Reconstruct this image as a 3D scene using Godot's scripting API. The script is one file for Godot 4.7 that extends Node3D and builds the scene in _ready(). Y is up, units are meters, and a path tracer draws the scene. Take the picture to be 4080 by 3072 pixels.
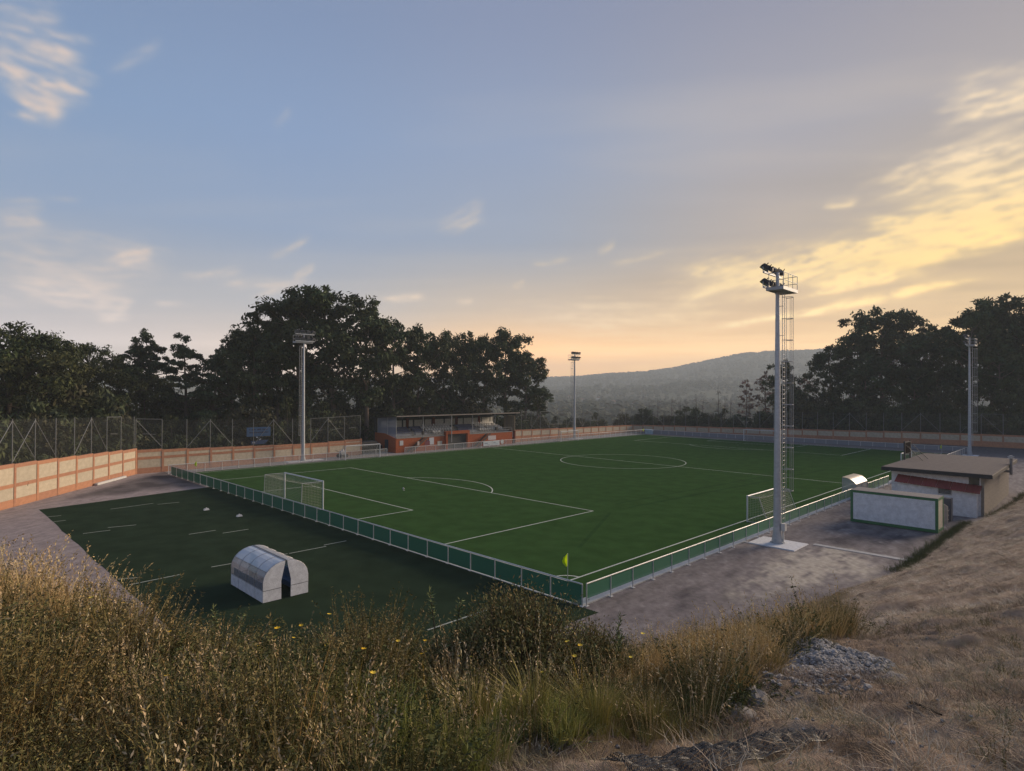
extends Node3D
# A football ground at dusk, seen from the grassy bank behind its near corner.
# World axes: +x runs along the pitch away from the near goal line, -z across it to the far touchline, y up, metres.

const EYE := Vector3(-25.478, 10.301, 21.066)
const FORWARD := Vector3(0.70813, 0.0096, -0.70601)
const RIGHT := Vector3(0.706, 0.005, 0.70819)
const UP := Vector3(-0.01033, 0.99994, 0.00324)

var rng := RandomNumberGenerator.new()
var used := {}
var mats := {}
var tex := {}
var bump_noise := FastNoiseLite.new()
var soft_noise := FastNoiseLite.new()

class MB:
	var v := PackedVector3Array()
	var n := PackedVector3Array()
	var c := PackedColorArray()
	var ix := PackedInt32Array()
	var col := Color(1, 1, 1)
	func quad(a: Vector3, b: Vector3, d: Vector3, e: Vector3) -> void:   # counter-clockwise seen from outside
		var nn := (b - a).cross(d - a)
		if nn.length_squared() < 1e-16: nn = (d - a).cross(e - a)
		nn = nn.normalized()
		var s := v.size()
		v.append_array(PackedVector3Array([a, b, d, e]))
		n.append_array(PackedVector3Array([nn, nn, nn, nn]))
		c.append_array(PackedColorArray([col, col, col, col]))
		ix.append_array(PackedInt32Array([s, s + 2, s + 1, s, s + 3, s + 2]))
	func tri(a: Vector3, b: Vector3, d: Vector3) -> void:
		var nn := (b - a).cross(d - a).normalized()
		var s := v.size()
		v.append_array(PackedVector3Array([a, b, d]))
		n.append_array(PackedVector3Array([nn, nn, nn]))
		c.append_array(PackedColorArray([col, col, col]))
		ix.append_array(PackedInt32Array([s, s + 2, s + 1]))
	func up_quad(a: Vector3, b: Vector3, d: Vector3, e: Vector3) -> void:
		if (b - a).cross(d - a).y >= 0.0: quad(a, b, d, e)
		else: quad(a, e, d, b)
	func tri_to(a: Vector3, b: Vector3, d: Vector3, to: Vector3) -> void:
		if (b - a).cross(d - a).dot(to) >= 0.0: tri(a, b, d)
		else: tri(a, d, b)
	func hexa(p: Array) -> void:   # p: 0-3 lower ring, 4-7 upper ring, both counter-clockwise seen from above
		quad(p[3], p[2], p[1], p[0]); quad(p[4], p[5], p[6], p[7])
		for i in 4:
			var j := (i + 1) % 4
			quad(p[i], p[j], p[j + 4], p[i + 4])
	func box(o: Vector3, s: Vector3, b := Basis()) -> void:
		var h := s * 0.5
		var p := []
		for y in [-1, 1]:
			for q in [Vector2(-1, 1), Vector2(1, 1), Vector2(1, -1), Vector2(-1, -1)]:
				p.append(o + b * Vector3(q.x * h.x, y * h.y, q.y * h.z))
		hexa(p)
	func span(a: Vector3, b: Vector3) -> void:
		box((a + b) * 0.5, (b - a).abs())
	func tube(a: Vector3, b: Vector3, r0: float, r1: float, seg := 8, caps := true) -> void:
		var d := (b - a).normalized()
		var e := d.cross(Vector3.UP if absf(d.y) < 0.9 else Vector3.RIGHT).normalized()
		var f := d.cross(e)
		var s := v.size()
		for i in seg + 1:
			var t := TAU * i / seg
			var o := e * cos(t) + f * sin(t)
			v.append(a + o * r0); v.append(b + o * r1)
			n.append(o); n.append(o); c.append(col); c.append(col)
		for i in seg:
			var k := s + i * 2
			ix.append_array(PackedInt32Array([k, k + 1, k + 2, k + 2, k + 1, k + 3]))
		if caps:
			for e2 in [[a, r0, -d], [b, r1, d]]:
				var s2 := v.size()
				v.append(e2[0]); n.append(e2[2]); c.append(col)
				for i in seg + 1:
					var t := TAU * i / seg
					v.append(e2[0] + (e * cos(t) + f * sin(t)) * e2[1]); n.append(e2[2]); c.append(col)
				for i in seg:
					if e2[2] == d: ix.append_array(PackedInt32Array([s2, s2 + 2 + i, s2 + 1 + i]))
					else: ix.append_array(PackedInt32Array([s2, s2 + 1 + i, s2 + 2 + i]))
	func pipe(pts: Array, r0: float, r1: float, seg := 6) -> void:
		for i in pts.size() - 1:
			var t0 := float(i) / (pts.size() - 1)
			var t1 := float(i + 1) / (pts.size() - 1)
			tube(pts[i], pts[i + 1], lerpf(r0, r1, t0), lerpf(r0, r1, t1), seg, i == 0 or i == pts.size() - 2)
	func leaf(o: Vector3, along: Vector3, side: Vector3) -> void:   # a diamond with a slight keel
		var nn := along.cross(side).normalized()
		var s := v.size()
		v.append_array(PackedVector3Array([o, o + along * 0.45 + side * 0.5, o + along, o + along * 0.45 - side * 0.5]))
		n.append_array(PackedVector3Array([nn, nn, nn, nn]))
		c.append_array(PackedColorArray([col, col, col, col]))
		ix.append_array(PackedInt32Array([s, s + 1, s + 2, s, s + 2, s + 3]))
	func blade(p0: Vector3, p1: Vector3, p2: Vector3, side: Vector3) -> void:
		var nn := side.cross(p2 - p0).normalized()
		var s := v.size()
		v.append_array(PackedVector3Array([p0 - side, p0 + side, p1 - side * 0.75, p1 + side * 0.75, p2]))
		n.append_array(PackedVector3Array([nn, nn, nn, nn, nn]))
		c.append_array(PackedColorArray([col, col, col, col, col]))
		ix.append_array(PackedInt32Array([s, s + 2, s + 1, s + 1, s + 2, s + 3, s + 2, s + 4, s + 3]))
	func mesh(smooth := false) -> ArrayMesh:
		var m := ArrayMesh.new()
		var a := []
		a.resize(Mesh.ARRAY_MAX)
		a[Mesh.ARRAY_VERTEX] = v; a[Mesh.ARRAY_NORMAL] = n; a[Mesh.ARRAY_COLOR] = c; a[Mesh.ARRAY_INDEX] = ix
		if v.size() > 0: m.add_surface_from_arrays(Mesh.PRIMITIVE_TRIANGLES, a)
		return m

# ---------------------------------------------------------------- scene tree helpers
func named(parent: Node, base: String) -> String:
	var k := "%d/%s" % [parent.get_instance_id(), base]
	var i: int = used.get(k, 0)
	used[k] = i + 1
	return base if i == 0 else "%s_%03d" % [base, i]

func part(parent: Node, base: String, m: Variant, material: Material, label := "") -> MeshInstance3D:
	var o := MeshInstance3D.new()
	o.mesh = m.mesh() if m is MB else m
	o.material_override = material
	o.name = named(parent, base)
	parent.add_child(o, true)
	if label: o.set_meta("label", label)
	return o

func struct(base: String, m: Variant, material: Material, parent: Node = self) -> MeshInstance3D:
	var o := part(parent, base, m, material)
	if parent == self: o.set_meta("kind", "structure")
	return o

func thing(base: String, label: String, category: String, at := Vector3.ZERO, group := "") -> Node3D:
	var o := Node3D.new()
	o.name = named(self, base)
	add_child(o, true)
	o.position = at
	tag(o, label, category, group)
	return o

func tag(o: Node, label: String, category: String, group := "") -> void:
	o.set_meta("label", label)
	o.set_meta("category", category)
	if group: o.set_meta("group", group)

func copy(src: Node3D, label: String, at: Vector3, base: String) -> Node3D:
	var o: Node3D = src.duplicate()
	o.name = named(self, base)
	add_child(o, true)
	o.position = at
	o.set_meta("label", label)
	return o

# ---------------------------------------------------------------- materials
func noise_tex(key: String, freq: float, octaves: int, lo: float, hi: float, seed_: int, type := FastNoiseLite.TYPE_SIMPLEX_SMOOTH) -> Texture2D:
	if tex.has(key): return tex[key]
	var fn := FastNoiseLite.new()
	fn.seed = seed_; fn.noise_type = type; fn.frequency = freq
	fn.fractal_type = FastNoiseLite.FRACTAL_FBM; fn.fractal_octaves = octaves
	var t := NoiseTexture2D.new()
	t.width = 512; t.height = 512; t.seamless = true; t.noise = fn; t.normalize = true
	var g := Gradient.new()
	g.set_color(0, Color(lo, lo, lo)); g.set_color(1, Color(hi, hi, hi))
	t.color_ramp = g
	tex[key] = t
	return t

func lin(r: float, g: float, b: float) -> Color:
	return Color(r, g, b).linear_to_srgb()

# plain(): a named surface with a fine grain and coarse blotches multiplied over its colour
func plain(key: String, color: Color, rough := 0.85, metal := 0.0, grain := 2.0, blotch := 0.3, relief := 0.0, verts := false) -> StandardMaterial3D:
	if mats.has(key): return mats[key]
	var m := StandardMaterial3D.new()
	m.resource_name = key
	m.albedo_color = color.linear_to_srgb()
	m.roughness = rough; m.metallic = metal
	if rough > 0.79: m.metallic_specular = 0.2
	m.uv1_triplanar = true; m.uv1_world_triplanar = true
	m.uv2_triplanar = true; m.uv2_world_triplanar = true
	m.uv1_scale = Vector3.ONE * grain
	m.uv2_scale = Vector3.ONE * blotch
	m.albedo_texture = noise_tex("grain", 0.03, 5, 0.84, 1.0, 11)
	m.detail_enabled = true
	m.detail_blend_mode = BaseMaterial3D.BLEND_MODE_MUL
	m.detail_uv_layer = BaseMaterial3D.DETAIL_UV_2
	m.detail_albedo = noise_tex("blotch", 0.012, 4, 0.87, 1.0, 23)
	m.vertex_color_use_as_albedo = verts
	if relief > 0.0:
		m.heightmap_enabled = true
		m.heightmap_scale = relief
		m.heightmap_texture = noise_tex("relief", 0.04, 5, 0.0, 1.0, 31)
	mats[key] = m
	return m

func clear(key: String, color: Color, alpha: float, rough := 0.4) -> StandardMaterial3D:
	if mats.has(key): return mats[key]
	var m := StandardMaterial3D.new()
	m.resource_name = key
	var s := color.linear_to_srgb()
	m.albedo_color = Color(s.r, s.g, s.b, alpha)
	m.transparency = BaseMaterial3D.TRANSPARENCY_ALPHA
	m.roughness = rough
	m.cull_mode = BaseMaterial3D.CULL_DISABLED
	mats[key] = m
	return m

func leafy(key: String, back := 0.25, rough := 0.75) -> StandardMaterial3D:
	if mats.has(key): return mats[key]
	var m := StandardMaterial3D.new()
	m.resource_name = key
	m.vertex_color_use_as_albedo = true
	m.roughness = rough
	m.metallic_specular = 0.2
	m.cull_mode = BaseMaterial3D.CULL_DISABLED
	m.backlight_enabled = true
	m.backlight = Color(back, back, back * 0.6)
	mats[key] = m
	return m

# ---------------------------------------------------------------- terrain height
const TOE := [[-80.0, -4.0], [-30.0, -4.0], [-26.0, -3.0], [-23.4, -1.8], [-18.0, 1.8], [-13.0, 5.0], [-5.0, 8.5], [1.0, 9.6], [10.0, 11.0], [16.0, 12.2], [24.0, 12.3], [32.0, 12.5], [37.0, 13.2], [45.0, 13.8], [60.0, 14.3], [80.0, 15.0], [140.0, 18.0]]
const BARE := [[-40.0, 24.0], [-26.0, 19.8], [-22.5, 17.9], [-20.9, 18.4], [-20.0, 18.5], [-18.2, 17.9], [-16.5, 17.75], [-12.0, 17.4], [-6.0, 15.6], [0.0, 13.6], [10.0, 11.4], [16.0, 12.2], [60.0, 14.3], [140.0, 18.0]]
const MOUNDS := [[-24.9, 11.0, 1.45, 2.3, 2.7], [-14.8, 17.1, 0.45, 1.8, 0.8], [-21.6, 14.6, 0.3, 1.6, 1.2]]
const END_BASE := [[-90.0, 0.1], [-66.8, 0.28], [-56.0, 0.68], [-43.0, 0.85], [-25.0, 0.95], [-14.0, 1.05], [-5.0, 1.2], [3.0, 1.3], [30.0, 1.4]]

func along(t: Array, x: float) -> float:
	if x <= t[0][0]: return t[0][1]
	for i in t.size() - 1:
		if x <= t[i + 1][0]:
			return lerpf(t[i][1], t[i + 1][1], (x - t[i][0]) / (t[i + 1][0] - t[i][0]))
	return t[-1][1]

func bank_depth(x: float, z: float) -> float:
	var s := (along(TOE, x + 2.5) - along(TOE, x - 2.5)) / 5.0
	return (z - along(TOE, x)) / sqrt(1.0 + s * s)

func height(x: float, z: float) -> float:
	var t := bank_depth(x, z)
	var a := 0.0
	if t > 0.0:
		a = 0.5 * t * minf(1.0, t / 1.2)
		a = maxf(0.0, -log(exp(-1.6 * a) + exp(-1.6 * 7.9)) / 1.6)
		for m in MOUNDS:
			a += m[2] * exp(-pow((x - m[0]) / m[3], 2) - pow((z - m[1]) / m[4], 2)) * minf(1.0, t / 4.0)
		a += soft_noise.get_noise_2d(x * 3.0, z * 3.0) * 0.22 * minf(1.0, t / 3.0)
	if x > 102.0:
		a += along(END_BASE, z) * smoothstep(103.0, 105.7, x)
		a -= 14.0 * smoothstep(118.0, 260.0, x)
	a -= 6.0 * smoothstep(-95.0, -220.0, z)
	return a

func ground_at(x: float, z: float, sink := 0.0) -> Vector3:
	return Vector3(x, height(x, z) - sink, z)
# ---------------------------------------------------------------- sky
const SKY_AZ := [-30.0, 5.0, 25.0, 45.0, 68.0, 85.0, 103.0, 125.0, 160.0, 210.0, 270.0, 330.0]
const SKY_EL := [0.0, 4.0, 8.0, 14.0, 22.0, 33.0, 50.0, 90.0]
const SKY := [
	[[160, 152, 158], [165, 158, 162], [164, 164, 172], [142, 160, 188], [127, 152, 187], [116, 137, 172], [110, 130, 166], [108, 127, 163]],
	[[176, 160, 150], [174, 163, 160], [168, 168, 173], [145, 166, 194], [130, 157, 191], [121, 142, 175], [112, 132, 167], [108, 127, 163]],
	[[205, 172, 145], [196, 174, 158], [178, 175, 176], [150, 168, 194], [138, 161, 194], [127, 146, 178], [114, 133, 168], [108, 127, 163]],
	[[254, 184, 104], [246, 185, 118], [208, 184, 160], [164, 173, 189], [152, 166, 191], [138, 149, 176], [118, 134, 167], [108, 127, 163]],
	[[248, 190, 112], [238, 188, 126], [222, 186, 144], [196, 180, 168], [176, 172, 178], [150, 151, 168], [122, 134, 165], [108, 127, 163]],
	[[250, 192, 112], [238, 190, 122], [222, 186, 138], [204, 182, 156], [184, 174, 171], [158, 152, 160], [126, 135, 161], [108, 127, 163]],
	[[255, 205, 118], [252, 205, 128], [244, 202, 138], [228, 192, 144], [196, 174, 155], [158, 150, 155], [127, 135, 161], [108, 127, 163]],
	[[242, 192, 125], [236, 192, 134], [226, 190, 146], [206, 184, 158], [178, 170, 168], [148, 148, 163], [123, 134, 164], [108, 127, 163]],
	[[212, 176, 146], [202, 176, 158], [184, 176, 174], [156, 168, 190], [140, 158, 188], [127, 144, 175], [115, 132, 166], [108, 127, 163]],
	[[164, 154, 158], [168, 158, 164], [166, 164, 174], [144, 158, 186], [128, 150, 184], [116, 136, 170], [110, 128, 164], [108, 127, 163]],
	[[148, 148, 160], [156, 152, 164], [160, 158, 172], [140, 152, 180], [124, 145, 179], [112, 132, 168], [109, 127, 163], [108, 127, 163]],
	[[160, 152, 158], [165, 158, 162], [164, 164, 172], [142, 160, 188], [127, 152, 187], [116, 137, 172], [110, 130, 166], [108, 127, 163]]]
# cirrus: azimuth and elevation of both ends (degrees, azimuth from -z towards +x), half width, strength
const STREAKS := [
	[3.8, 25.8, 8.0, 26.3, 0.66, 0.55], [3.8, 24.3, 9.8, 24.7, 0.77, 0.8], [3.8, 22.7, 9.5, 21.8, 0.99, 0.85], [5.1, 20.8, 8.5, 20.5, 0.79, 0.8], [5.5, 19.4, 6.6, 19.5, 0.31, 0.6],
	[11.2, 24.0, 14.4, 26.3, 0.33, 0.3], [23.2, 22.1, 24.7, 23.7, 0.26, 0.25], [3.7, 12.2, 7.2, 12.6, 0.88, 0.6], [4.2, 13.4, 9.2, 14.4, 0.2, 0.3], [4.0, 10.1, 14.9, 10.4, 1.54, 0.4],
	[11.3, 10.2, 14.1, 11.1, 0.7, 0.7], [4.0, 8.0, 12.2, 7.7, 1.21, 0.6], [10.3, 6.3, 12.7, 6.5, 0.79, 0.6], [16.4, 9.5, 21.0, 10.6, 0.39, 0.5], [23.4, 11.8, 26.5, 14.0, 0.39, 0.5],
	[25.0, 10.1, 26.9, 11.3, 0.26, 0.6], [18.7, 9.0, 26.0, 9.9, 0.35, 0.5], [21.8, 8.1, 26.0, 10.0, 0.29, 0.5], [14.1, 7.1, 16.3, 7.2, 0.22, 0.4], [32.7, 8.5, 36.9, 9.0, 0.29, 0.8],
	[39.7, 8.5, 41.3, 8.6, 0.22, 0.5], [38.2, 15.3, 42.1, 16.8, 0.88, 0.4], [45.0, 10.0, 46.1, 10.3, 0.2, 0.5], [46.8, 12.0, 50.5, 12.6, 0.26, 0.4], [52.9, 12.8, 54.6, 13.8, 0.26, 0.4],
	[53.8, 11.8, 59.4, 12.8, 0.22, 0.4], [59.7, 10.6, 69.8, 12.1, 1.1, 0.45], [60.7, 8.5, 66.0, 10.5, 0.48, 0.5], [62.1, 9.1, 81.1, 13.6, 0.92, 0.8], [74.1, 13.2, 86.5, 13.8, 1.1, 0.8],
	[71.2, 9.1, 80.8, 10.9, 0.7, 0.9], [73.3, 11.2, 80.4, 10.8, 0.79, 0.8], [64.1, 6.1, 82.3, 8.7, 0.29, 0.7], [75.6, 16.5, 86.5, 18.5, 1.2, 0.5], [80.4, 21.1, 87.7, 21.2, 1.4, 0.45],
	[79.7, 15.9, 87.7, 16.4, 1.0, 0.7], [72.4, 15.6, 75.0, 15.7, 0.33, 0.4], [77.4, 11.7, 86.5, 12.2, 1.1, 0.6], [45.0, 7.9, 64.1, 7.2, 1.21, 0.35], [81.1, 12.3, 87.7, 12.8, 0.66, 0.7]]

func build_sky() -> Sky:
	var w := 2048
	var h := 1024
	var px := PackedFloat32Array()
	px.resize(w * h * 3)
	var cover := PackedFloat32Array()
	cover.resize(w * h)
	var fn := FastNoiseLite.new()
	fn.seed = 5; fn.frequency = 1.0; fn.fractal_type = FastNoiseLite.FRACTAL_FBM; fn.fractal_octaves = 4
	var per := w / 360.0
	# streaks, laid as thin curved veils with broken edges
	for si in STREAKS.size():
		var s: Array = STREAKS[si]
		var a := Vector2(s[0], s[1])
		var b := Vector2(s[2], s[3])
		var wd: float = s[4] * 1.2
		var st: float = s[5]
		var d := (b - a)
		var ln := d.length()
		d /= ln
		var q := Vector2(-d.y, d.x)
		var x0 := int(floor((minf(a.x, b.x) - wd * 3.0) * per))
		var x1 := int(ceil((maxf(a.x, b.x) + wd * 3.0) * per))
		var y0 := int(floor((90.0 - maxf(a.y, b.y) - wd * 3.0) * per))
		var y1 := int(ceil((90.0 - minf(a.y, b.y) + wd * 3.0) * per))
		for y in range(maxi(0, y0), mini(h / 2, y1)):
			for x in range(x0, x1):
				var p := Vector2(x / per, 90.0 - y / per) - a
				var t := p.dot(d) / ln
				var c := p.dot(q)
				var n1 := fn.get_noise_3d(p.dot(d) * 0.11, c * 0.8, si * 7.3)
				var n2 := fn.get_noise_3d(p.dot(d) * 0.42, c * 1.9, si * 3.1 + 40.0)
				c += n1 * wd * 1.1 + sin(t * PI) * wd * 0.3
				var across := exp(-pow(c / wd, 2) * 1.4)
				var taper := smoothstep(-0.12, 0.3, t + n1 * 0.25) * smoothstep(1.1, 0.75, t + n1 * 0.25)
				var k := across * taper * st * clampf(0.75 + n2 * 1.05, 0.0, 1.2) * (1.75 if a.x > 55.0 else 1.1)
				if k > 0.003:
					var i := y * w + ((x % w) + w) % w
					cover[i] = 1.0 - (1.0 - cover[i]) * (1.0 - minf(k, 0.95))
	for y in h:
		var el := 90.0 - (y + 0.5) / per
		var i := y * w * 3
		if el < -6.0:
			for x in w:
				px[i] = 0.05; px[i + 1] = 0.05; px[i + 2] = 0.04
				i += 3
			continue
		var e := clampf(el, 0.0, 89.9)
		var ei := 0
		while e > SKY_EL[ei + 1]: ei += 1
		var et: float = (e - SKY_EL[ei]) / (SKY_EL[ei + 1] - SKY_EL[ei])
		et = et * et * (3.0 - 2.0 * et) * 0.35 + et * 0.65
		var ring := []
		for k in SKY_AZ.size():
			var lo: Array = SKY[k][ei]
			var hi: Array = SKY[k][ei + 1]
			ring.append(Vector3(lerpf(lo[0], hi[0], et), lerpf(lo[1], hi[1], et), lerpf(lo[2], hi[2], et)) / 255.0)
		ring.append(ring[0])
		var ai := 0
		var sin_e := maxf(sin(deg_to_rad(e)), 0.045)
		var cos_e := cos(deg_to_rad(e))
		for x in w:
			var az := (x + 0.5) / per
			if az > 330.0: az -= 360.0
			ai = 0
			while ai < SKY_AZ.size() - 1 and az > SKY_AZ[ai + 1]: ai += 1
			var a0: float = SKY_AZ[ai]
			var a1: float = SKY_AZ[ai + 1] if ai + 1 < SKY_AZ.size() else 330.0
			var f := clampf((az - a0) / maxf(a1 - a0, 0.01), 0.0, 1.0)
			f = f * f * (3.0 - 2.0 * f) * 0.5 + f * 0.5
			var c: Vector3 = ring[ai].lerp(ring[ai + 1], f) * Vector3(0.945, 0.962, 0.985)
			# thin high veil everywhere, stretched along one wind direction
			var ar := deg_to_rad(az)
			var gx := sin(ar) * cos_e / sin_e
			var gz := -cos(ar) * cos_e / sin_e
			var veil := fn.get_noise_2d((gx * 0.6 + gz * 0.8) * 0.35, (gx * 0.8 - gz * 0.6) * 1.1)
			var warm := exp(-pow((wrapf(az - 100.0, -180.0, 180.0)) / 48.0, 2))
			var k: float = cover[y * w + x] + maxf(0.0, veil) * 0.30 * lerpf(0.35, 1.0, warm) * smoothstep(60.0, 20.0, e)
			k = clampf(k, 0.0, 0.97)
			var low := exp(-e / 14.0)
			var lit := Vector3(0.82, 0.76, 0.74).lerp(Vector3(1.10, 0.94, 0.60).lerp(Vector3(1.03, 0.92, 0.76), smoothstep(10.0, 19.0, e)), clampf(warm * 1.1, 0.0, 1.0)).lerp(Vector3(0.90, 0.78, 0.68), low * 0.35 * (1.0 - warm))
			c = c.lerp(lit, minf(k * 1.05, 1.0))
			if veil < 0.0: c *= 1.0 + veil * 0.10 * warm * smoothstep(30.0, 6.0, e)
			# the low sky is seen through the haze that lies over the valley
			c *= exp(0.00019 * clampf(210.0 / sin(deg_to_rad(maxf(e, 0.6))) - 900.0, 0.0, 2200.0))
			if el < 0.0: c = c.lerp(Vector3(0.25, 0.24, 0.22), -el / 6.0)
			px[i] = pow((c.x + 0.055) / 1.055, 2.4)
			px[i + 1] = pow((c.y + 0.055) / 1.055, 2.4)
			px[i + 2] = pow((c.z + 0.055) / 1.055, 2.4)
			i += 3
	var img := Image.create_from_data(w, h, false, Image.FORMAT_RGBF, px.to_byte_array())
	var pm := PanoramaSkyMaterial.new()
	pm.panorama = ImageTexture.create_from_image(img)
	pm.filter = true
	var sky := Sky.new()
	sky.sky_material = pm
	return sky

func _ready() -> void:
	rng.seed = 20240917
	bump_noise.seed = 3; bump_noise.frequency = 0.5; bump_noise.fractal_type = FastNoiseLite.FRACTAL_FBM; bump_noise.fractal_octaves = 4
	soft_noise.seed = 8; soft_noise.frequency = 0.12; soft_noise.fractal_octaves = 4
	var cam := Camera3D.new()
	cam.name = "camera"
	cam.keep_aspect = Camera3D.KEEP_HEIGHT
	cam.fov = 65.04
	cam.near = 0.1
	cam.far = 9000.0
	cam.transform = Transform3D(Basis(RIGHT, UP, -FORWARD).orthonormalized(), EYE)
	add_child(cam)
	cam.current = true
	var env := Environment.new()
	env.background_mode = Environment.BG_SKY
	env.sky = build_sky()
	env.background_energy_multiplier = 1.0
	env.ambient_light_source = Environment.AMBIENT_SOURCE_SKY
	env.tonemap_mode = Environment.TONE_MAPPER_LINEAR
	env.tonemap_exposure = 1.07
	env.fog_enabled = true
	env.fog_density = 0.00038
	env.fog_light_color = Color(0.77, 0.81, 0.82)
	env.sdfgi_enabled = true
	env.ssao_enabled = true
	env.ssil_enabled = true
	var we := WorldEnvironment.new()
	we.name = "world_environment"
	we.environment = env
	add_child(we)
	var sun := DirectionalLight3D.new()
	sun.name = "sun"
	var az := deg_to_rad(104.0)
	var el := deg_to_rad(20.0)
	var to := Vector3(sin(az) * cos(el), sin(el), -cos(az) * cos(el))
	sun.look_at_from_position(to * 50.0, Vector3.ZERO)
	sun.light_color = Color(1.0, 0.90, 0.79)
	sun.light_energy = 1.55
	sun.light_angular_distance = 24.0
	sun.shadow_enabled = true
	add_child(sun)
	build_land()
	build_far_land()
	build_pitch()
	build_walls()
	build_stand()
	build_clubhouse()
	build_masts()
	build_perimeter()
	build_goals()
	build_small_things()
	build_trees()
	build_verge()

# ---------------------------------------------------------------- land
func steps(a: float, b: float, cuts: Array) -> PackedFloat32Array:   # cuts: [from, to, step]; coarse step is the last entry
	var out := PackedFloat32Array()
	var x := a
	while x < b - 0.001:
		out.append(x)
		var st: float = cuts[-1]
		for i in cuts.size() - 1:
			if x >= cuts[i][0] - 0.001 and x < cuts[i][1]: st = cuts[i][2]
		x += st
	out.append(b)
	return out

func grid(xs: PackedFloat32Array, zs: PackedFloat32Array, h: Callable, tint: Callable, hole := Rect2(), skirt := 0.0) -> ArrayMesh:
	var w := xs.size()
	var d := zs.size()
	var v := PackedVector3Array()
	var n := PackedVector3Array()
	var c := PackedColorArray()
	var ix := PackedInt32Array()
	v.resize(w * d); n.resize(w * d); c.resize(w * d)
	for j in d:
		for i in w:
			var y: float = h.call(xs[i], zs[j])
			if skirt > 0.0 and (i == 0 or j == 0 or i == w - 1 or j == d - 1): y -= skirt
			v[j * w + i] = Vector3(xs[i], y, zs[j])
			c[j * w + i] = tint.call(xs[i], zs[j])
	for j in d:
		for i in w:
			var l := v[j * w + maxi(i - 1, 0)]
			var r := v[j * w + mini(i + 1, w - 1)]
			var u := v[maxi(j - 1, 0) * w + i]
			var o := v[mini(j + 1, d - 1) * w + i]
			n[j * w + i] = (o - u).cross(r - l).normalized()
	for j in d - 1:
		for i in w - 1:
			if hole.has_area() and hole.has_point(Vector2((xs[i] + xs[i + 1]) * 0.5, (zs[j] + zs[j + 1]) * 0.5)): continue
			var k := j * w + i
			ix.append_array(PackedInt32Array([k, k + 1, k + w, k + 1, k + w + 1, k + w]))
	var m := ArrayMesh.new()
	var a := []
	a.resize(Mesh.ARRAY_MAX)
	a[Mesh.ARRAY_VERTEX] = v; a[Mesh.ARRAY_NORMAL] = n; a[Mesh.ARRAY_COLOR] = c; a[Mesh.ARRAY_INDEX] = ix
	m.add_surface_from_arrays(Mesh.PRIMITIVE_TRIANGLES, a)
	return m

func mixc(a: Color, b: Color, t: float) -> Color:
	return a.lerp(b, clampf(t, 0.0, 1.0))

func bank_height(x: float, z: float) -> float:
	var y := height(x, z)
	if bank_depth(x, z) > 0.3:
		var near := smoothstep(26.0, 8.0, Vector2(x - EYE.x, z - EYE.z).length())
		y += bump_noise.get_noise_2d(x * 2.2, z * 2.2) * 0.08 + bump_noise.get_noise_2d(x * 8.0 + 50.0, z * 8.0) * 0.038 * near
	return y

func bank_tint(x: float, z: float) -> Color:
	var t := bank_depth(x, z)
	var n1 := bump_noise.get_noise_2d(x * 0.9 + 9.0, z * 1.7)
	var n2 := bump_noise.get_noise_2d(x * 4.5, z * 7.0 + 30.0)
	var n3 := bump_noise.get_noise_2d(x * 0.35 + 77.0, z * 0.6)
	if t <= 0.0: return Color(0.24, 0.21, 0.20)
	var bare := z - along(BARE, x) + n1 * 0.7
	var dirt := mixc(Color(0.29, 0.225, 0.175), Color(0.40, 0.33, 0.265), 0.5 + n2 * 1.2)
	dirt = mixc(dirt, Color(0.16, 0.118, 0.088), n1 * 2.2 - 0.12 + n2 * 1.4)
	dirt = mixc(dirt, Color(0.47, 0.40, 0.32), n3 * 1.6 - 0.25 + n2 * 0.5)
	dirt = mixc(dirt, Color(0.15, 0.13, 0.07), bump_noise.get_noise_2d(x * 1.3 - 60.0, z * 2.0) * 1.6 - 0.45)
	dirt = mixc(dirt, Color(0.20, 0.085, 0.055), 0.9 - Vector2((x + 15.3) / 0.7, (z - 18.75) / 0.35).length() + n2 * 1.2)
	var soil := mixc(Color(0.10, 0.08, 0.05), Color(0.17, 0.135, 0.085), 0.5 + n2)
	return mixc(soil, dirt, bare * 1.6 + 0.5)

func yard_tint(x: float, z: float) -> Color:
	var n1 := bump_noise.get_noise_2d(x * 0.45, z * 1.1)
	var n2 := bump_noise.get_noise_2d(x * 1.6 + 20.0, z * 4.0)
	var n3 := bump_noise.get_noise_2d(x * 7.0, z * 7.0 - 40.0)
	var c := mixc(Color(0.23, 0.205, 0.20), Color(0.33, 0.30, 0.29), 0.5 + n2 * 1.1)
	# damp dark crust round the container and where the vehicles turn
	var dark := smoothstep(6.5, 1.5, absf(x - 23.5)) * smoothstep(4.5, 1.0, absf(z - 9.0)) + smoothstep(4.0, 0.5, absf(x - 3.5)) * smoothstep(2.4, 0.5, absf(z - 6.5)) * 0.7
	c = mixc(c, Color(0.115, 0.105, 0.112), (dark * 0.8 + n1 * 1.3 - 0.22) + n2 * 0.5)
	# spilt sand
	var sand := smoothstep(5.5, 1.5, Vector2((x - 13.5) * 0.75, (z - 8.6) * 1.4).length()) + smoothstep(5.0, 1.0, Vector2((x - 7.0) * 0.8, (z - 7.6) * 2.2).length()) * 0.55
	c = mixc(c, Color(0.66, 0.60, 0.49), smoothstep(0.05, 1.0, sand * (0.85 + n2 * 0.9 + n1 * 1.2)) * 0.85)
	# tyre streaks running along the fence
	var tr := absf(fposmod(z + n1 * 1.8 + x * 0.1, 3.7) - 1.3)
	c = mixc(c, Color(0.40, 0.37, 0.355), smoothstep(0.35, 0.05, tr) * (0.35 + n2))
	return c * (1.0 + n3 * 0.25)

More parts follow.
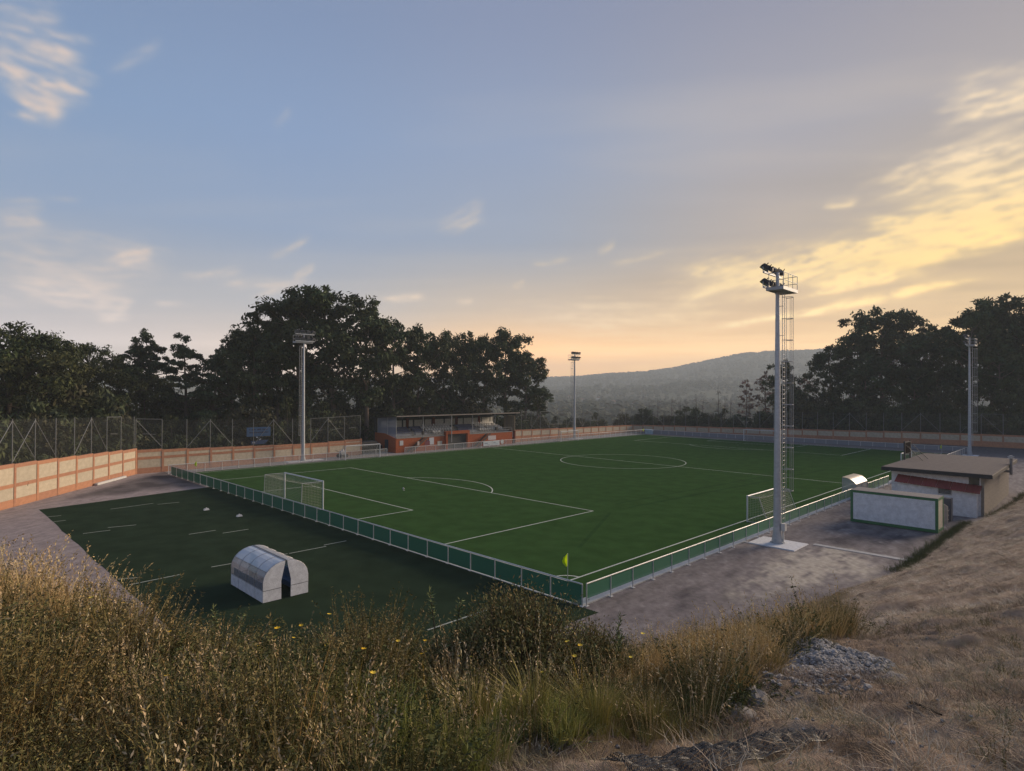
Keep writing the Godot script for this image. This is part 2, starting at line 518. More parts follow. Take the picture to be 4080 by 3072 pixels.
func gravel_tint(x: float, z: float) -> Color:
	var n1 := bump_noise.get_noise_2d(x * 0.5, z * 0.5)
	var n2 := bump_noise.get_noise_2d(x * 3.0 + 20.0, z * 3.0)
	var c := mixc(Color(0.34, 0.29, 0.285), Color(0.47, 0.405, 0.395), 0.5 + n2 * 1.3)
	# worn tarmac wedge between the training turf and the wall
	var wedge := smoothstep(-47.3, -50.0, z + n1 * 1.2) * smoothstep(1.2, 3.2, (x + 19.0) * 0.775 + (z + 47.0) * 0.632 + n1 * 0.8)
	c = mixc(c, mixc(Color(0.115, 0.10, 0.10), Color(0.22, 0.195, 0.19), 0.4 + n1 * 1.6), wedge)
	return c

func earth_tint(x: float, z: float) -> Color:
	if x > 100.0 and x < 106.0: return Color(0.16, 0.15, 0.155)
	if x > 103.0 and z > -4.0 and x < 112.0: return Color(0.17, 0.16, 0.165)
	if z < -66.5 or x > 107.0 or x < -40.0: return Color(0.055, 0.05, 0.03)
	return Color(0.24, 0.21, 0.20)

func build_land() -> void:
	var gm := plain("earth", Color(1, 1, 1), 0.95, 0.0, 1.7, 0.23, 1.5, true)
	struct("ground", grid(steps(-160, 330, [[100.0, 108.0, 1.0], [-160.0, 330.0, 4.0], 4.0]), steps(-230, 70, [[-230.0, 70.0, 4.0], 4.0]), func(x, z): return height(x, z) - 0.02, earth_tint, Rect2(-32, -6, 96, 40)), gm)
	var dry := plain("dry_bank", Color(1.45, 1.40, 1.36), 0.97, 0.0, 3.1, 0.6, 4.0, true)
	struct("bank", grid(steps(-32, 64, [[-26.0, -8.0, 0.11], 0.4]), steps(-6, 34, [[11.0, 23.0, 0.11], 0.4]), bank_height, bank_tint, Rect2(), 0.5), dry)
	var grit := plain("yard_grit", Color(0.93, 0.93, 0.95), 0.95, 0.0, 2.3, 0.45, 1.2, true)
	struct("yard", grid(steps(-14.0, 101.0, [[-14.0, 40.0, 0.22], 1.0]), steps(2.98, 15.5, [0.22]), func(x, z): return 0.008 + bump_noise.get_noise_2d(x, z) * 0.006, yard_tint), grit)
	var gr := plain("path_gravel", Color(1.1, 1.1, 1.1), 0.96, 0.0, 3.4, 0.5, 2.5, true)
	struct("gravel_path", grid(steps(-32, -2.56, [0.45]), steps(-66.2, 2.0, [0.45]), func(x, z): return 0.006 + bump_noise.get_noise_2d(x, z) * 0.004, gravel_tint), gr)
	# strip between turf, fence and far wall
	var sm := MB.new()
	sm.quad(Vector3(-2.5, 0.004, -60.2), Vector3(103.0, 0.004, -60.2), Vector3(103.0, 0.004, -66.0), Vector3(-2.5, 0.004, -65.8))
	struct("perimeter_path", sm, plain("worn_concrete", Color(0.36, 0.34, 0.33), 0.93, 0.0, 1.3, 0.3, 0.6))

const RIDGE := [[-60.0, 0.018], [0.0, 0.02], [30.0, 0.018], [48.0, 0.0222], [51.0, 0.024], [54.1, 0.0292], [57.3, 0.031], [60.0, 0.038], [63.0, 0.049], [65.9, 0.059], [68.7, 0.0612], [72.9, 0.0627], [80.8, 0.0585], [85.2, 0.0507], [100.0, 0.035], [140.0, 0.02]]

func far_height(az: float, r: float) -> float:
	var rid: float = along(RIDGE, az) * 2600.0 + 4.0
	var y := lerpf(-16.0, -11.0, smoothstep(300.0, 900.0, r))
	y = lerpf(y, -2.0, smoothstep(900.0, 1500.0, r))
	var k := smoothstep(1250.0, 2600.0, r)
	y = lerpf(y, rid, pow(k, 1.25))
	if r > 2600.0: y = lerpf(rid, rid * 0.7 - 20.0, smoothstep(2600.0, 2850.0, r))
	var a := deg_to_rad(az)
	var x := sin(a) * r
	var z := -cos(a) * r
	y += soft_noise.get_noise_2d(x * 0.03, z * 0.03) * 26.0 * smoothstep(900.0, 1500.0, r) * smoothstep(2600.0, 1900.0, r)
	# a wooded spur in front of the ridge
	y += 22.0 * exp(-pow((az - 62.0) / 9.0, 2) - pow((r - 1500.0) / 260.0, 2))
	return y

func build_far_land() -> void:
	var v := PackedVector3Array()
	var c := PackedColorArray()
	var rs := [140.0, 200.0, 300.0, 450.0, 600.0, 750.0, 900.0, 1050.0, 1200.0, 1350.0, 1500.0, 1650.0, 1800.0, 1950.0, 2100.0, 2250.0, 2400.0, 2500.0, 2600.0, 2700.0, 2850.0]
	var na := 200
	for i in na + 1:
		var az := lerpf(-8.0, 112.0, float(i) / na)
		for r in rs:
			var a := deg_to_rad(az)
			var y := far_height(az, r) if r > 145.0 else -22.0
			var p := Vector3(EYE.x + sin(a) * r, y, EYE.z - cos(a) * r)
			v.append(p)
			var k := soft_noise.get_noise_2d(p.x * 0.06, p.z * 0.06)
			c.append(mixc(Color(0.07, 0.085, 0.05), Color(0.15, 0.145, 0.095), 0.2 + k * 2.0))
	var n := PackedVector3Array()
	n.resize(v.size())
	var m := rs.size()
	var ix := PackedInt32Array()
	for i in na + 1:
		for j in m:
			var p1 := v[i * m + maxi(j - 1, 0)]
			var p2 := v[i * m + mini(j + 1, m - 1)]
			var q1 := v[maxi(i - 1, 0) * m + j]
			var q2 := v[mini(i + 1, na) * m + j]
			var nn := (q2 - q1).cross(p2 - p1).normalized()
			n[i * m + j] = nn if nn.y > 0.0 else -nn
			if i < na and j < m - 1:
				var k := i * m + j
				ix.append_array(PackedInt32Array([k, k + 1, k + m, k + 1, k + m + 1, k + m]))
	var mesh := ArrayMesh.new()
	var arr := []
	arr.resize(Mesh.ARRAY_MAX)
	arr[Mesh.ARRAY_VERTEX] = v; arr[Mesh.ARRAY_NORMAL] = n; arr[Mesh.ARRAY_COLOR] = c; arr[Mesh.ARRAY_INDEX] = ix
	mesh.add_surface_from_arrays(Mesh.PRIMITIVE_TRIANGLES, arr)
	struct("hills", mesh, plain("hillside", Color(1, 1, 1), 1.0, 0.0, 0.01, 0.004, 0.0, true))
	# woods on the hills
	var cr := MB.new()
	for k in 46:
		var dir := Vector3(rng.randfn(), absf(rng.randfn()) * 0.9, rng.randfn()).normalized()
		var o := Vector3(dir.x * 0.42, 0.25 + dir.y * 0.72, dir.z * 0.42) * rng.randf_range(0.75, 1.05)
		var al := dir.cross(Vector3(rng.randfn(), rng.randfn(), rng.randfn())).normalized() * rng.randf_range(0.28, 0.42)
		var sh := rng.randf_range(0.7, 1.25)
		cr.col = Color(sh, sh, sh)
		cr.leaf(o - al * 0.5, al, dir.cross(al).normalized() * rng.randf_range(0.22, 0.34))
	var mm := MultiMesh.new()
	mm.transform_format = MultiMesh.TRANSFORM_3D
	mm.use_colors = true
	mm.mesh = cr.mesh()
	var spots := []
	for k in 26000:
		var az := rng.randf_range(22.0, 100.0)
		var r := 320.0 + pow(rng.randf(), 0.75) * 2330.0
		if soft_noise.get_noise_2d(az * 9.0, r * 0.05) < -0.18 and r < 2450.0: continue
		if r < 1250.0 and rng.randf() < 0.55: continue
		spots.append([az, r])
	mm.instance_count = spots.size()
	for k in spots.size():
		var az: float = spots[k][0]
		var r: float = spots[k][1]
		var a := deg_to_rad(az)
		var s := rng.randf_range(7.0, 13.0)
		var p := Vector3(EYE.x + sin(a) * r, far_height(az, r) - 1.0, EYE.z - cos(a) * r)
		mm.set_instance_transform(k, Transform3D(Basis(Vector3.UP, rng.randf() * TAU).scaled(Vector3(s * 1.1, s, s * 1.1)), p))
		var t := rng.randf()
		mm.set_instance_color(k, Color(0.07, 0.085, 0.05).lerp(Color(0.115, 0.11, 0.07), t * t))
	var wood := MultiMeshInstance3D.new()
	wood.name = "distant_wood"
	wood.multimesh = mm
	wood.material_override = leafy("far_leaf", 0.1, 0.9)
	add_child(wood)
	tag(wood, "hazy dark woods covering the hills across the valley", "woods")
	wood.set_meta("kind", "stuff")
	# scattered houses in the valley
	var wallm := plain("house_render", Color(0.72, 0.70, 0.66), 0.9)
	var roofm := plain("house_tile", Color(0.34, 0.17, 0.11), 0.9)
	var hs := [[47.7, 1050.0, 0, "two-storey white house in the valley nearest the big leaning trees"], [49.9, 1120.0, 1, "long low white house in the valley just left of the hazy wood"], [50.5, 1180.0, 0, "small pale house behind the long valley house"], [51.9, 1080.0, 1, "white valley house just right of the middle floodlight mast"], [53.3, 1110.0, 0, "small white cottage in the valley right of the middle mast"], [54.9, 980.0, 1, "lone white house low in the valley above the bushes"], [56.6, 820.0, 0, "tiny white shed between two round bushes beyond the far wall"]]
	for h in hs:
		var a := deg_to_rad(h[0])
		var y := far_height(h[0], h[1])
		var t := thing("house", h[3], "house", Vector3(EYE.x + sin(a) * h[1], y, EYE.z - cos(a) * h[1]), "houses in the valley")
		t.rotation.y = 0.5 + h[0]
		var wd := 15.0 if h[2] == 1 else 9.0
		var ht := 5.0 if h[2] == 1 else 6.5
		var b := MB.new()
		b.box(Vector3(0, ht * 0.5, 0), Vector3(wd, ht, 8))
		part(t, "wall", b, wallm)
		b = MB.new()
		for s in [-1, 1]:
			b.quad(Vector3(-wd * 0.53 * s, ht - 0.3, 4.6 * s), Vector3(wd * 0.53 * s, ht - 0.3, 4.6 * s), Vector3(wd * 0.53 * s, ht + 2.3, 0), Vector3(-wd * 0.53 * s, ht + 2.3, 0))
			b.tri(Vector3(wd * 0.5 * s, ht, -4.0 * s), Vector3(wd * 0.5 * s, ht + 2.2, 0), Vector3(wd * 0.5 * s, ht, 4.0 * s))
		part(t, "roof", b, roofm)
		for k in 3:
			for s in [-1.0, 1.0]:
				b = MB.new()
				b.box(Vector3(-wd * 0.3 + k * wd * 0.3, ht * 0.55, 4.03 * s), Vector3(1.2, 1.4, 0.06))
				part(t, "window", b, plain("dark_pane", Color(0.05, 0.06, 0.07), 0.2))

# ---------------------------------------------------------------- pitch
const LEN := 100.2
const MID := -31.0
const FAR_TOUCH := -59.3

func flat(m: MB, a: Vector2, b: Vector2, wd: float, y: float) -> void:
	var d := (b - a).normalized()
	var q := Vector2(-d.y, d.x) * wd * 0.5
	m.up_quad(Vector3(a.x - q.x, y, a.y - q.y), Vector3(b.x - q.x, y, b.y - q.y), Vector3(b.x + q.x, y, b.y + q.y), Vector3(a.x + q.x, y, a.y + q.y))

func turf_material(key: String, c: Color) -> StandardMaterial3D:
	var m := plain(key, c, 0.9, 0.0, 1.1, 0.06, 0.9)
	m.albedo_texture = noise_tex("pile", 0.16, 4, 0.60, 1.0, 71)
	m.detail_albedo = noise_tex("wear", 0.014, 5, 0.84, 1.0, 72)
	m.metallic_specular = 0.0
	return m

func build_pitch() -> void:
	var p := Node3D.new()
	p.name = "pitch"
	add_child(p)
	p.set_meta("kind", "structure")
	var m := MB.new()
	m.quad(Vector3(-2.45, 0.012, 2.35), Vector3(103.2, 0.012, 2.35), Vector3(103.2, 0.012, -60.2), Vector3(-2.45, 0.012, -60.2))
	part(p, "turf", m, turf_material("pitch_turf", Color(0.068, 0.148, 0.044)))
	var white := plain("line_white", Color(0.66, 0.70, 0.62), 0.9, 0.0, 4.0, 0.8)
	var y := 0.018
	var c := MID
	var segs := [
		["touchline", 0.0, 0.0, LEN, 0.0], ["touchline", 0.0, FAR_TOUCH, LEN, FAR_TOUCH],
		["goal_line", 0.0, -0.06, 0.0, FAR_TOUCH + 0.06], ["goal_line", LEN, -0.06, LEN, FAR_TOUCH + 0.06],
		["halfway_line", LEN * 0.5, -0.06, LEN * 0.5, FAR_TOUCH + 0.06]]
	for e in [0.0, 1.0]:
		var s := 1.0 if e == 0.0 else -1.0
		var gx = LEN * e
		for bx in [[16.5, 20.16], [5.5, 9.16]]:
			segs.append(["penalty_line", gx + s * bx[0], c - bx[1] - 0.06, gx + s * bx[0], c + bx[1] + 0.06])
			for q in [-1.0, 1.0]:
				segs.append(["penalty_line", gx + s * 0.06, c + q * bx[1], gx + s * (bx[0] - 0.06), c + q * bx[1]])
	for g in segs:
		m = MB.new()
		flat(m, Vector2(g[1], g[2]), Vector2(g[3], g[4]), 0.12, y)
		part(p, g[0], m, white)
	var arcs := [["centre_circle", LEN * 0.5, c, 9.15, 0.0, TAU, 96], ["penalty_arc", 11.0, c, 9.15, -0.925, 0.925, 28], ["penalty_arc", LEN - 11.0, c, 9.15, PI - 0.925, PI + 0.925, 28],
		["corner_arc", 0.0, 0.0, 1.0, -PI * 0.5, 0.0, 10], ["corner_arc", LEN, 0.0, 1.0, -PI, -PI * 0.5, 10]]
	for a in arcs:
		m = MB.new()
		for i in a[6]:
			var t0: float = lerpf(a[4], a[5], float(i) / a[6])
			var t1: float = lerpf(a[4], a[5], float(i + 1) / a[6])
			var r0: float = a[3] - 0.06
			var r1: float = a[3] + 0.06
			var o := Vector3(a[1], y + 0.004, a[2])
			m.up_quad(o + Vector3(cos(t0) * r0, 0, sin(t0) * r0), o + Vector3(cos(t1) * r0, 0, sin(t1) * r0), o + Vector3(cos(t1) * r1, 0, sin(t1) * r1), o + Vector3(cos(t0) * r1, 0, sin(t0) * r1))
		part(p, a[0], m, white)
	m = MB.new()
	for sx in [11.0, LEN - 11.0, LEN * 0.5]:
		m.quad(Vector3(sx - 0.1, y + 0.008, c + 0.1), Vector3(sx + 0.1, y + 0.008, c + 0.1), Vector3(sx + 0.1, y + 0.008, c - 0.1), Vector3(sx - 0.1, y + 0.008, c - 0.1))
	part(p, "spot_mark", m, white)
	# drag marks where the pile lies the other way
	for dm in [[20.0, -9.6, 62.0, -6.4, 0.5], [20.5, -11.4, 60.0, -8.6, 0.35], [6.0, -4.0, 17.0, -9.4, 0.3]]:
		m = MB.new()
		flat(m, Vector2(dm[0], dm[1]), Vector2(dm[2], dm[3]), dm[4], 0.0155)
		part(p, "drag_mark", m, turf_material("dragged_turf", Color(0.055, 0.122, 0.040)))
	# training turf
	var t := Node3D.new()
	t.name = "training_turf"
	add_child(t)
	t.set_meta("kind", "structure")
	m = MB.new()
	var ed := [Vector2(-17.35, -43.9)]
	for i in 26: ed.append(Vector2(-17.3 + rng.randf_range(-0.07, 0.07), -42.0 + i * 1.8))
	var o := Vector3(-2.56, 0.014, 4.0)
	var ring: Array = ed.duplicate()
	ring.append(Vector2(-2.56, 4.0)); ring.append(Vector2(-2.56, -46.9)); ring.append(Vector2(-9.0, -45.6))
	var ids := Geometry2D.triangulate_polygon(PackedVector2Array(ring))
	for i in range(0, ids.size(), 3):
		var a: Vector2 = ring[ids[i]]
		var b: Vector2 = ring[ids[i + 1]]
		var d: Vector2 = ring[ids[i + 2]]
		m.tri_to(Vector3(a.x, 0.014, a.y), Vector3(b.x, 0.014, b.y), Vector3(d.x, 0.014, d.y), Vector3.UP)
	part(t, "turf", m, turf_material("training_turf", Color(0.045, 0.073, 0.042)))
	for l in [[-12.94, -40.0, -9.55, -40.5], [-9.43, -39.7, -7.72, -39.5], [-17.3, -39.8, -16.44, -39.6], [-17.3, -37.2, -16.5, -37.2], [-16.44, -31.0, -14.81, -30.9], [-14.75, -32.0, -13.0, -31.6], [-11.15, -25.6, -9.33, -25.6], [-9.3, -24.3, -7.48, -24.3], [-12.84, -16.1, -8.4, -15.8], [-8.3, -15.8, -5.78, -15.8], [-5.74, -16.2, -4.07, -16.2], [-17.25, -17.2, -16.41, -16.8], [-17.05, -15.7, -14.61, -15.8], [-12.63, 0.1, -11.24, 0.1], [-9.52, 0.1, -5.5, 0.12]]:
		m = MB.new()
		flat(m, Vector2(l[0], l[1]), Vector2(l[2], l[3]), 0.10, 0.020)
		part(t, "line", m, plain("old_line", Color(0.46, 0.49, 0.42), 0.9, 0.0, 4.0, 0.9))
	# concrete edging under the near fences and pads under the masts
	m = MB.new()
	m.span(Vector3(-2.45, 0.0, 2.36), Vector3(101.0, 0.07, 2.96))
	struct("kerb", m, plain("pale_concrete", Color(0.62, 0.64, 0.64), 0.9, 0.0, 2.0, 0.5, 0.4))
	m = MB.new()
	m.span(Vector3(-2.56, 0.0, -59.6), Vector3(-2.46, 0.05, 2.3))
	struct("kerb", m, mats["pale_concrete"])
	m = MB.new()
	m.span(Vector3(17.95, 0.0, 6.55), Vector3(18.45, 0.035, 12.3))
	struct("drain_channel", m, plain("drain_concrete", Color(0.50, 0.50, 0.49), 0.9, 0.0, 2.0, 0.5, 0.4))

# ---------------------------------------------------------------- perimeter wall with chain-link on top
func wall_run(label: String, a: Vector3, b: Vector3, bays: int, top: Array, base: Array, two_rows: bool) -> Node3D:
	var t := thing("perimeter_wall", label, "wall", a)
	var d := (b - a) / bays
	var bl := d.length()
	var dir := d / bl
	var bs := Basis(dir, Vector3.UP, dir.cross(Vector3.UP).normalized())
	var cream := [plain("wall_cream", Color(0.62, 0.54, 0.41), 0.92, 0.0, 1.5, 0.35, 0.5), plain("wall_cream_b", Color(0.58, 0.51, 0.39), 0.92, 0.0, 1.5, 0.3, 0.5), plain("wall_cream_c", Color(0.64, 0.55, 0.41), 0.92, 0.0, 1.5, 0.4, 0.5)]
	var clay := [plain("wall_clay", Color(0.56, 0.285, 0.17), 0.93, 0.0, 1.8, 0.35, 0.5), plain("wall_clay_b", Color(0.50, 0.26, 0.165), 0.93, 0.0, 1.8, 0.35, 0.5)]
	for i in bays:
		var o := d * i
		var y1 := along(top, (i + 0.5) / bays)
		var y0 := along(base, (i + 0.5) / bays)
		var rows := []
		if two_rows:
			rows = [[y0 - 0.1, 0.68, "base_course", true], [0.68, 1.70, "panel", false], [1.70, 2.02, "band", true]]
			if y1 - 0.34 > 2.06: rows.append([2.02, y1 - 0.34, "panel", false])
			rows.append([maxf(y1 - 0.34, 2.02), y1, "coping", true])
		else:
			rows = [[y0 - 0.1, y1 - 1.22, "base_course", true], [y1 - 1.22, y1 - 0.28, "panel", false], [y1 - 0.28, y1, "coping", true]]
		for r in rows:
			var m := MB.new()
			var th := 0.22 if r[3] else 0.17
			m.box(o + dir * bl * 0.5 + Vector3(0, (r[0] + r[1]) * 0.5, 0), Vector3(bl - 0.26, r[1] - r[0] - 0.006, th), bs)
			var pick := rng.randi()
			part(t, r[2], m, clay[pick % 2] if r[3] else cream[pick % 3])
		var m2 := MB.new()
		m2.box(o + Vector3(0, (y0 - 0.1 + y1 + 0.02) * 0.5, 0), Vector3(0.26, y1 - y0 + 0.12, 0.27), bs)
		part(t, "pilaster", m2, clay[i % 2])
	var m3 := MB.new()
	var ye := along(top, 1.0)
	m3.box(d * bays + Vector3(0, ye * 0.5, 0), Vector3(0.26, ye + 0.06, 0.27), bs)
	part(t, "pilaster", m3, clay[0])
	return t

func mesh_fence(label: String, a: Vector3, b: Vector3, bays: int, low: Array, high: Array, braces: Array, gates: Array) -> void:
	var t := thing("chain_link_fence", label, "fence", a)
	var d := (b - a) / bays
	var steel := plain("dull_galvanised", Color(0.22, 0.23, 0.23), 0.6, 0.4, 3.0, 0.8)
	var net := clear("chain_link", Color(0.12, 0.13, 0.13), 0.085, 0.8)
	for i in bays + 1:
		var o := d * i
		var y0 := along(low, float(i) / bays)
		var y1 := along(high, float(i) / bays)
		var m := MB.new()
		m.tube(o + Vector3(0, y0 - 0.4, 0), o + Vector3(0, y1, 0), 0.045, 0.045, 6)
		part(t, "post", m, steel)
		if i in braces:
			for s in [-1, 1]:
				if i + s < 0 or i + s > bays: continue
				m = MB.new()
				m.tube(o + Vector3(0, y1 - 0.15, 0), o + d * s * 0.97 + Vector3(0, y0 + 0.25, 0), 0.035, 0.035, 6)
				part(t, "brace", m, steel)
		if i < bays:
			var y2 := along(low, float(i + 1) / bays)
			var y3 := along(high, float(i + 1) / bays)
			m = MB.new()
			m.quad(o + Vector3(0, y0 - 0.1, 0), o + d + Vector3(0, y2 - 0.1, 0), o + d + Vector3(0, y3 - 0.05, 0), o + Vector3(0, y1 - 0.05, 0))
			part(t, "mesh_panel", m, net)
			if i in gates:
				m = MB.new()
				m.tube(o + Vector3(0, y1 - 0.02, 0), o + d + Vector3(0, y3 - 0.02, 0), 0.035, 0.035, 6)
				part(t, "rail", m, steel)
				m = MB.new()
				m.tube(o + Vector3(0, (y0 + y1) * 0.5, 0) + d * 0.25, o + d * 0.75 + Vector3(0, (y2 + y3) * 0.5, 0), 0.03, 0.03, 6)
				part(t, "rail", m, steel)

func build_walls() -> void:
	var c0 := Vector3(-24.3, 0, -40.2)
	var c1 := Vector3(-5.7, 0, -63.2)
	var c2 := Vector3(26.4, 0, -65.0)
	var c3 := Vector3(60.9, 0, -65.0)
	var c4 := Vector3(106.0, 0, -66.4)
	var c5 := Vector3(106.0, 0, 16.5)
	var z0 := [[0.0, 0.0], [1.0, 0.0]]
	wall_run("tall cream and terracotta wall slanting in from the left edge behind the training turf", c0, c1, 10, [[0.0, 3.95], [0.35, 3.72], [0.7, 3.42], [1.0, 3.1]], z0, true)
	wall_run("cream and terracotta wall behind the left floodlight mast up to the stand", c1 + Vector3(0.14, 0, -0.1), c2, 11, [[0.0, 2.98], [0.12, 2.8], [0.3, 2.64], [0.5, 2.48], [0.75, 2.3], [1.0, 2.55]], z0, true)
	wall_run("low cream wall with terracotta coping running right of the stand to the far corner", c3, c4, 15, [[0.0, 2.5], [0.4, 2.2], [1.0, 1.86]], [[0.0, 0.0], [1.0, 0.2]], false)
	var tp := []
	var bp := []
	for e in [[-66.4, 1.86], [-56.0, 2.14], [-43.0, 2.35], [-25.0, 2.78], [-14.0, 2.99], [-5.0, 3.22], [10.0, 3.36], [16.5, 3.4]]: tp.append([(e[0] + 66.4) / 82.9, e[1]])
	for e in [-66.4, -56.0, -43.0, -25.0, -14.0, -5.0, 3.0, 16.5]: bp.append([(e + 66.4) / 82.9, along(END_BASE, e) - 0.05])
	wall_run("long cream wall with terracotta coping behind the far goal", c4 + Vector3(0.05, 0, 0.2), c5, 28, tp, bp, false)
	var up := func(t: Array, k: float): return t.map(func(e): return [e[0], e[1] + k])
	var l1 := [[0.0, 3.95], [0.35, 3.72], [0.7, 3.42], [1.0, 3.1]]
	var l2 := [[0.0, 2.98], [0.12, 2.8], [0.3, 2.64], [0.5, 2.48], [0.75, 2.3], [1.0, 2.55]]
	mesh_fence("chain-link fence with braced posts above the slanting left wall", c0 + Vector3(-0.12, 0, -0.12), c1 + Vector3(-0.12, 0, -0.12), 10, l1, up.call(l1, 3.9), [3, 4, 7], [8])
	mesh_fence("chain-link fence above the wall behind the left mast and blue board", c1 + Vector3(0.1, 0, -0.3), c2 + Vector3(0, 0, -0.2), 11, l2, up.call(l2, 3.75), [0, 3, 6, 9], [0, 8, 9, 10])
	mesh_fence("chain-link fence above the wall between the stand and the far corner", c3 + Vector3(0, 0, -0.2), c4 + Vector3(0, 0, -0.2), 15, [[0.0, 2.5], [0.4, 2.2], [1.0, 1.86]], [[0.0, 6.1], [1.0, 5.8]], [3, 7, 9, 13], [1, 3])
	mesh_fence("chain-link fence above the long wall behind the far goal", c4 + Vector3(0.25, 0, 0), c5 + Vector3(0.2, 0, 0), 28, tp, up.call(tp, 3.5), [2, 9, 12, 17, 21, 24], [24])
	# pale kerb stone lying along the foot of the slanting wall
	var m := MB.new()
	var b1 := Vector3(-11.0, 0.14, -56.0)
	var b2 := Vector3(-7.3, 0.14, -60.6)
	m.box((b1 + b2) * 0.5, Vector3((b2 - b1).length(), 0.22, 0.3), Basis((b2 - b1).normalized(), Vector3.UP, (b2 - b1).normalized().cross(Vector3.UP)))
	var o := part(self, "concrete_beam", m, plain("beam_white", Color(0.72, 0.72, 0.70), 0.9, 0.0, 2.0, 0.5, 0.3))
	tag(o, "long white concrete beam lying at the foot of the slanting wall", "beam")

# ---------------------------------------------------------------- stand
func build_stand() -> void:
	var t := thing("grandstand", "small covered grandstand with red brick front and white plastic seats", "grandstand", Vector3(0, 0, 0))
	var brick := plain("stand_brick", Color(0.46, 0.135, 0.06), 0.9, 0.0, 2.5, 0.4, 0.6)
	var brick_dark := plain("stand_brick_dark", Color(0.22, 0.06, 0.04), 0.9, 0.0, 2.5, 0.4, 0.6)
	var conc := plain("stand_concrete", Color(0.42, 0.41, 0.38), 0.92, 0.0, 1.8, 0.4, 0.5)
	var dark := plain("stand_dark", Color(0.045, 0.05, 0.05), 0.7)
	var steel := plain("stand_steel", Color(0.42, 0.43, 0.43), 0.5, 0.3)
	var f := -63.0
	var m := MB.new()
	m.span(Vector3(32.0, 0, f - 0.3), Vector3(42.0, 2.35, f))
	part(t, "front_wall", m, brick)
	m = MB.new()
	m.span(Vector3(47.5, 0, f - 0.3), Vector3(59.0, 2.35, f))
	part(t, "front_wall", m, brick)
	# central entrance block with roller shutter
	m = MB.new()
	m.span(Vector3(42.003, 0, f - 0.3), Vector3(42.4, 3.15, f + 0.45)); m.span(Vector3(47.0, 0, f - 0.3), Vector3(47.497, 3.15, f + 0.45))
	m.span(Vector3(42.403, 2.62, f - 0.3), Vector3(46.997, 3.15, f + 0.45))
	part(t, "entrance_frame", m, brick)
	var sh := Node3D.new()
	sh.name = named(t, "roller_shutter")
	t.add_child(sh)
	for k in 16:
		m = MB.new()
		m.span(Vector3(42.41, k * 0.163 + 0.006, f - 0.1), Vector3(46.99, k * 0.163 + 0.152, f - 0.03))
		part(sh, "slat", m, plain("shutter_grey", Color(0.055, 0.06, 0.06), 0.6, 0.2))
	# coping line
	m = MB.new()
	m.span(Vector3(31.95, 2.353, f - 0.34), Vector3(42.0, 2.45, f + 0.04)); m.span(Vector3(47.5, 2.353, f - 0.34), Vector3(59.05, 2.45, f + 0.04))
	part(t, "coping", m, conc)
	# flights of steps against the front
	for s in [[34.0, 37.4], [49.0, 52.2]]:
		var fl := Node3D.new()
		fl.name = named(t, "staircase")
		t.add_child(fl)
		var nst := 11
		for k in nst:
			m = MB.new()
			var x0: float = lerpf(s[0], s[1], float(k) / nst)
			m.span(Vector3(x0, 0.2 + k * 0.195, f + 0.004), Vector3(x0 + (s[1] - s[0]) / nst + 0.02, 0.2 + k * 0.195 + 0.05, f + 0.9))
			part(fl, "step", m, plain("stair_steel", Color(0.10, 0.07, 0.055), 0.7, 0.3))
		m = MB.new()
		for q in [f + 0.93, f + 0.002]:
			m.hexa([Vector3(s[0] - 0.2, 0.0, q + 0.04), Vector3(s[0] + 0.35, 0.0, q + 0.04), Vector3(s[0] + 0.35, 0.0, q), Vector3(s[0] - 0.2, 0.0, q), Vector3(s[1] - 0.25, 2.35, q + 0.04), Vector3(s[1] + 0.3, 2.35, q + 0.04), Vector3(s[1] + 0.3, 2.35, q), Vector3(s[1] - 0.25, 2.35, q)])
		part(fl, "stringer", m, mats["stair_steel"])
	# terraces
	for r in 5:
		m = MB.new()
		var z1 := f - 0.35 - r * 1.1
		m.span(Vector3(32.2, 1.2, z1 - 1.1), Vector3(59.6, 2.3 + r * 0.32, z1))
		part(t, "terrace_step", m, conc)
	# side walls
	m = MB.new()
	m.span(Vector3(31.75, 0, -69.3), Vector3(32.0, 1.2, f)); m.span(Vector3(31.75, 1.2, -69.3), Vector3(32.0, 3.1, -66.4)); m.hexa([Vector3(31.75, 1.2, f), Vector3(32, 1.2, f), Vector3(32, 1.2, -66.4), Vector3(31.75, 1.2, -66.4), Vector3(31.75, 2.35, f), Vector3(32, 2.35, f), Vector3(32, 3.1, -66.4), Vector3(31.75, 3.1, -66.4)])
	part(t, "side_wall", m, brick)
	m = MB.new()
	m.span(Vector3(31.70, 0.05, -66.2), Vector3(31.746, 2.1, -65.2))
	part(t, "side_door", m, plain("navy_paint", Color(0.02, 0.035, 0.06), 0.5))
	m = MB.new()
	m.quad(Vector3(31.88, 2.4, f - 0.1), Vector3(31.88, 3.15, -68.6), Vector3(31.88, 5.6, -68.6), Vector3(31.88, 6.0, f - 0.1))
	part(t, "side_screen", m, clear("screen_glass", Color(0.42, 0.45, 0.52), 0.42, 0.3))
	m = MB.new()
	for q in [[f - 0.1, 2.4, 6.0], [-65.6, 2.8, 5.85], [-68.6, 3.1, 5.6]]:
		m.span(Vector3(31.84, q[1], q[0] - 0.06), Vector3(31.94, q[2], q[0] + 0.06))
	part(t, "screen_frame", m, steel)
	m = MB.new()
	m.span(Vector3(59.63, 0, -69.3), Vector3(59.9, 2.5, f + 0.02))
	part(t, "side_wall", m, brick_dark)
	for k in 5:
		m = MB.new()
		var z1 := f - 0.02 - k * 0.62
		m.span(Vector3(59.66, 2.53, z1 - 0.6), Vector3(59.76 + (k % 2) * 0.03, 5.45, z1))
		part(t, "side_board", m, plain("board_beige_%d" % (k % 2), Color(0.40 - 0.04 * (k % 2), 0.33 - 0.03 * (k % 2), 0.23), 0.9))
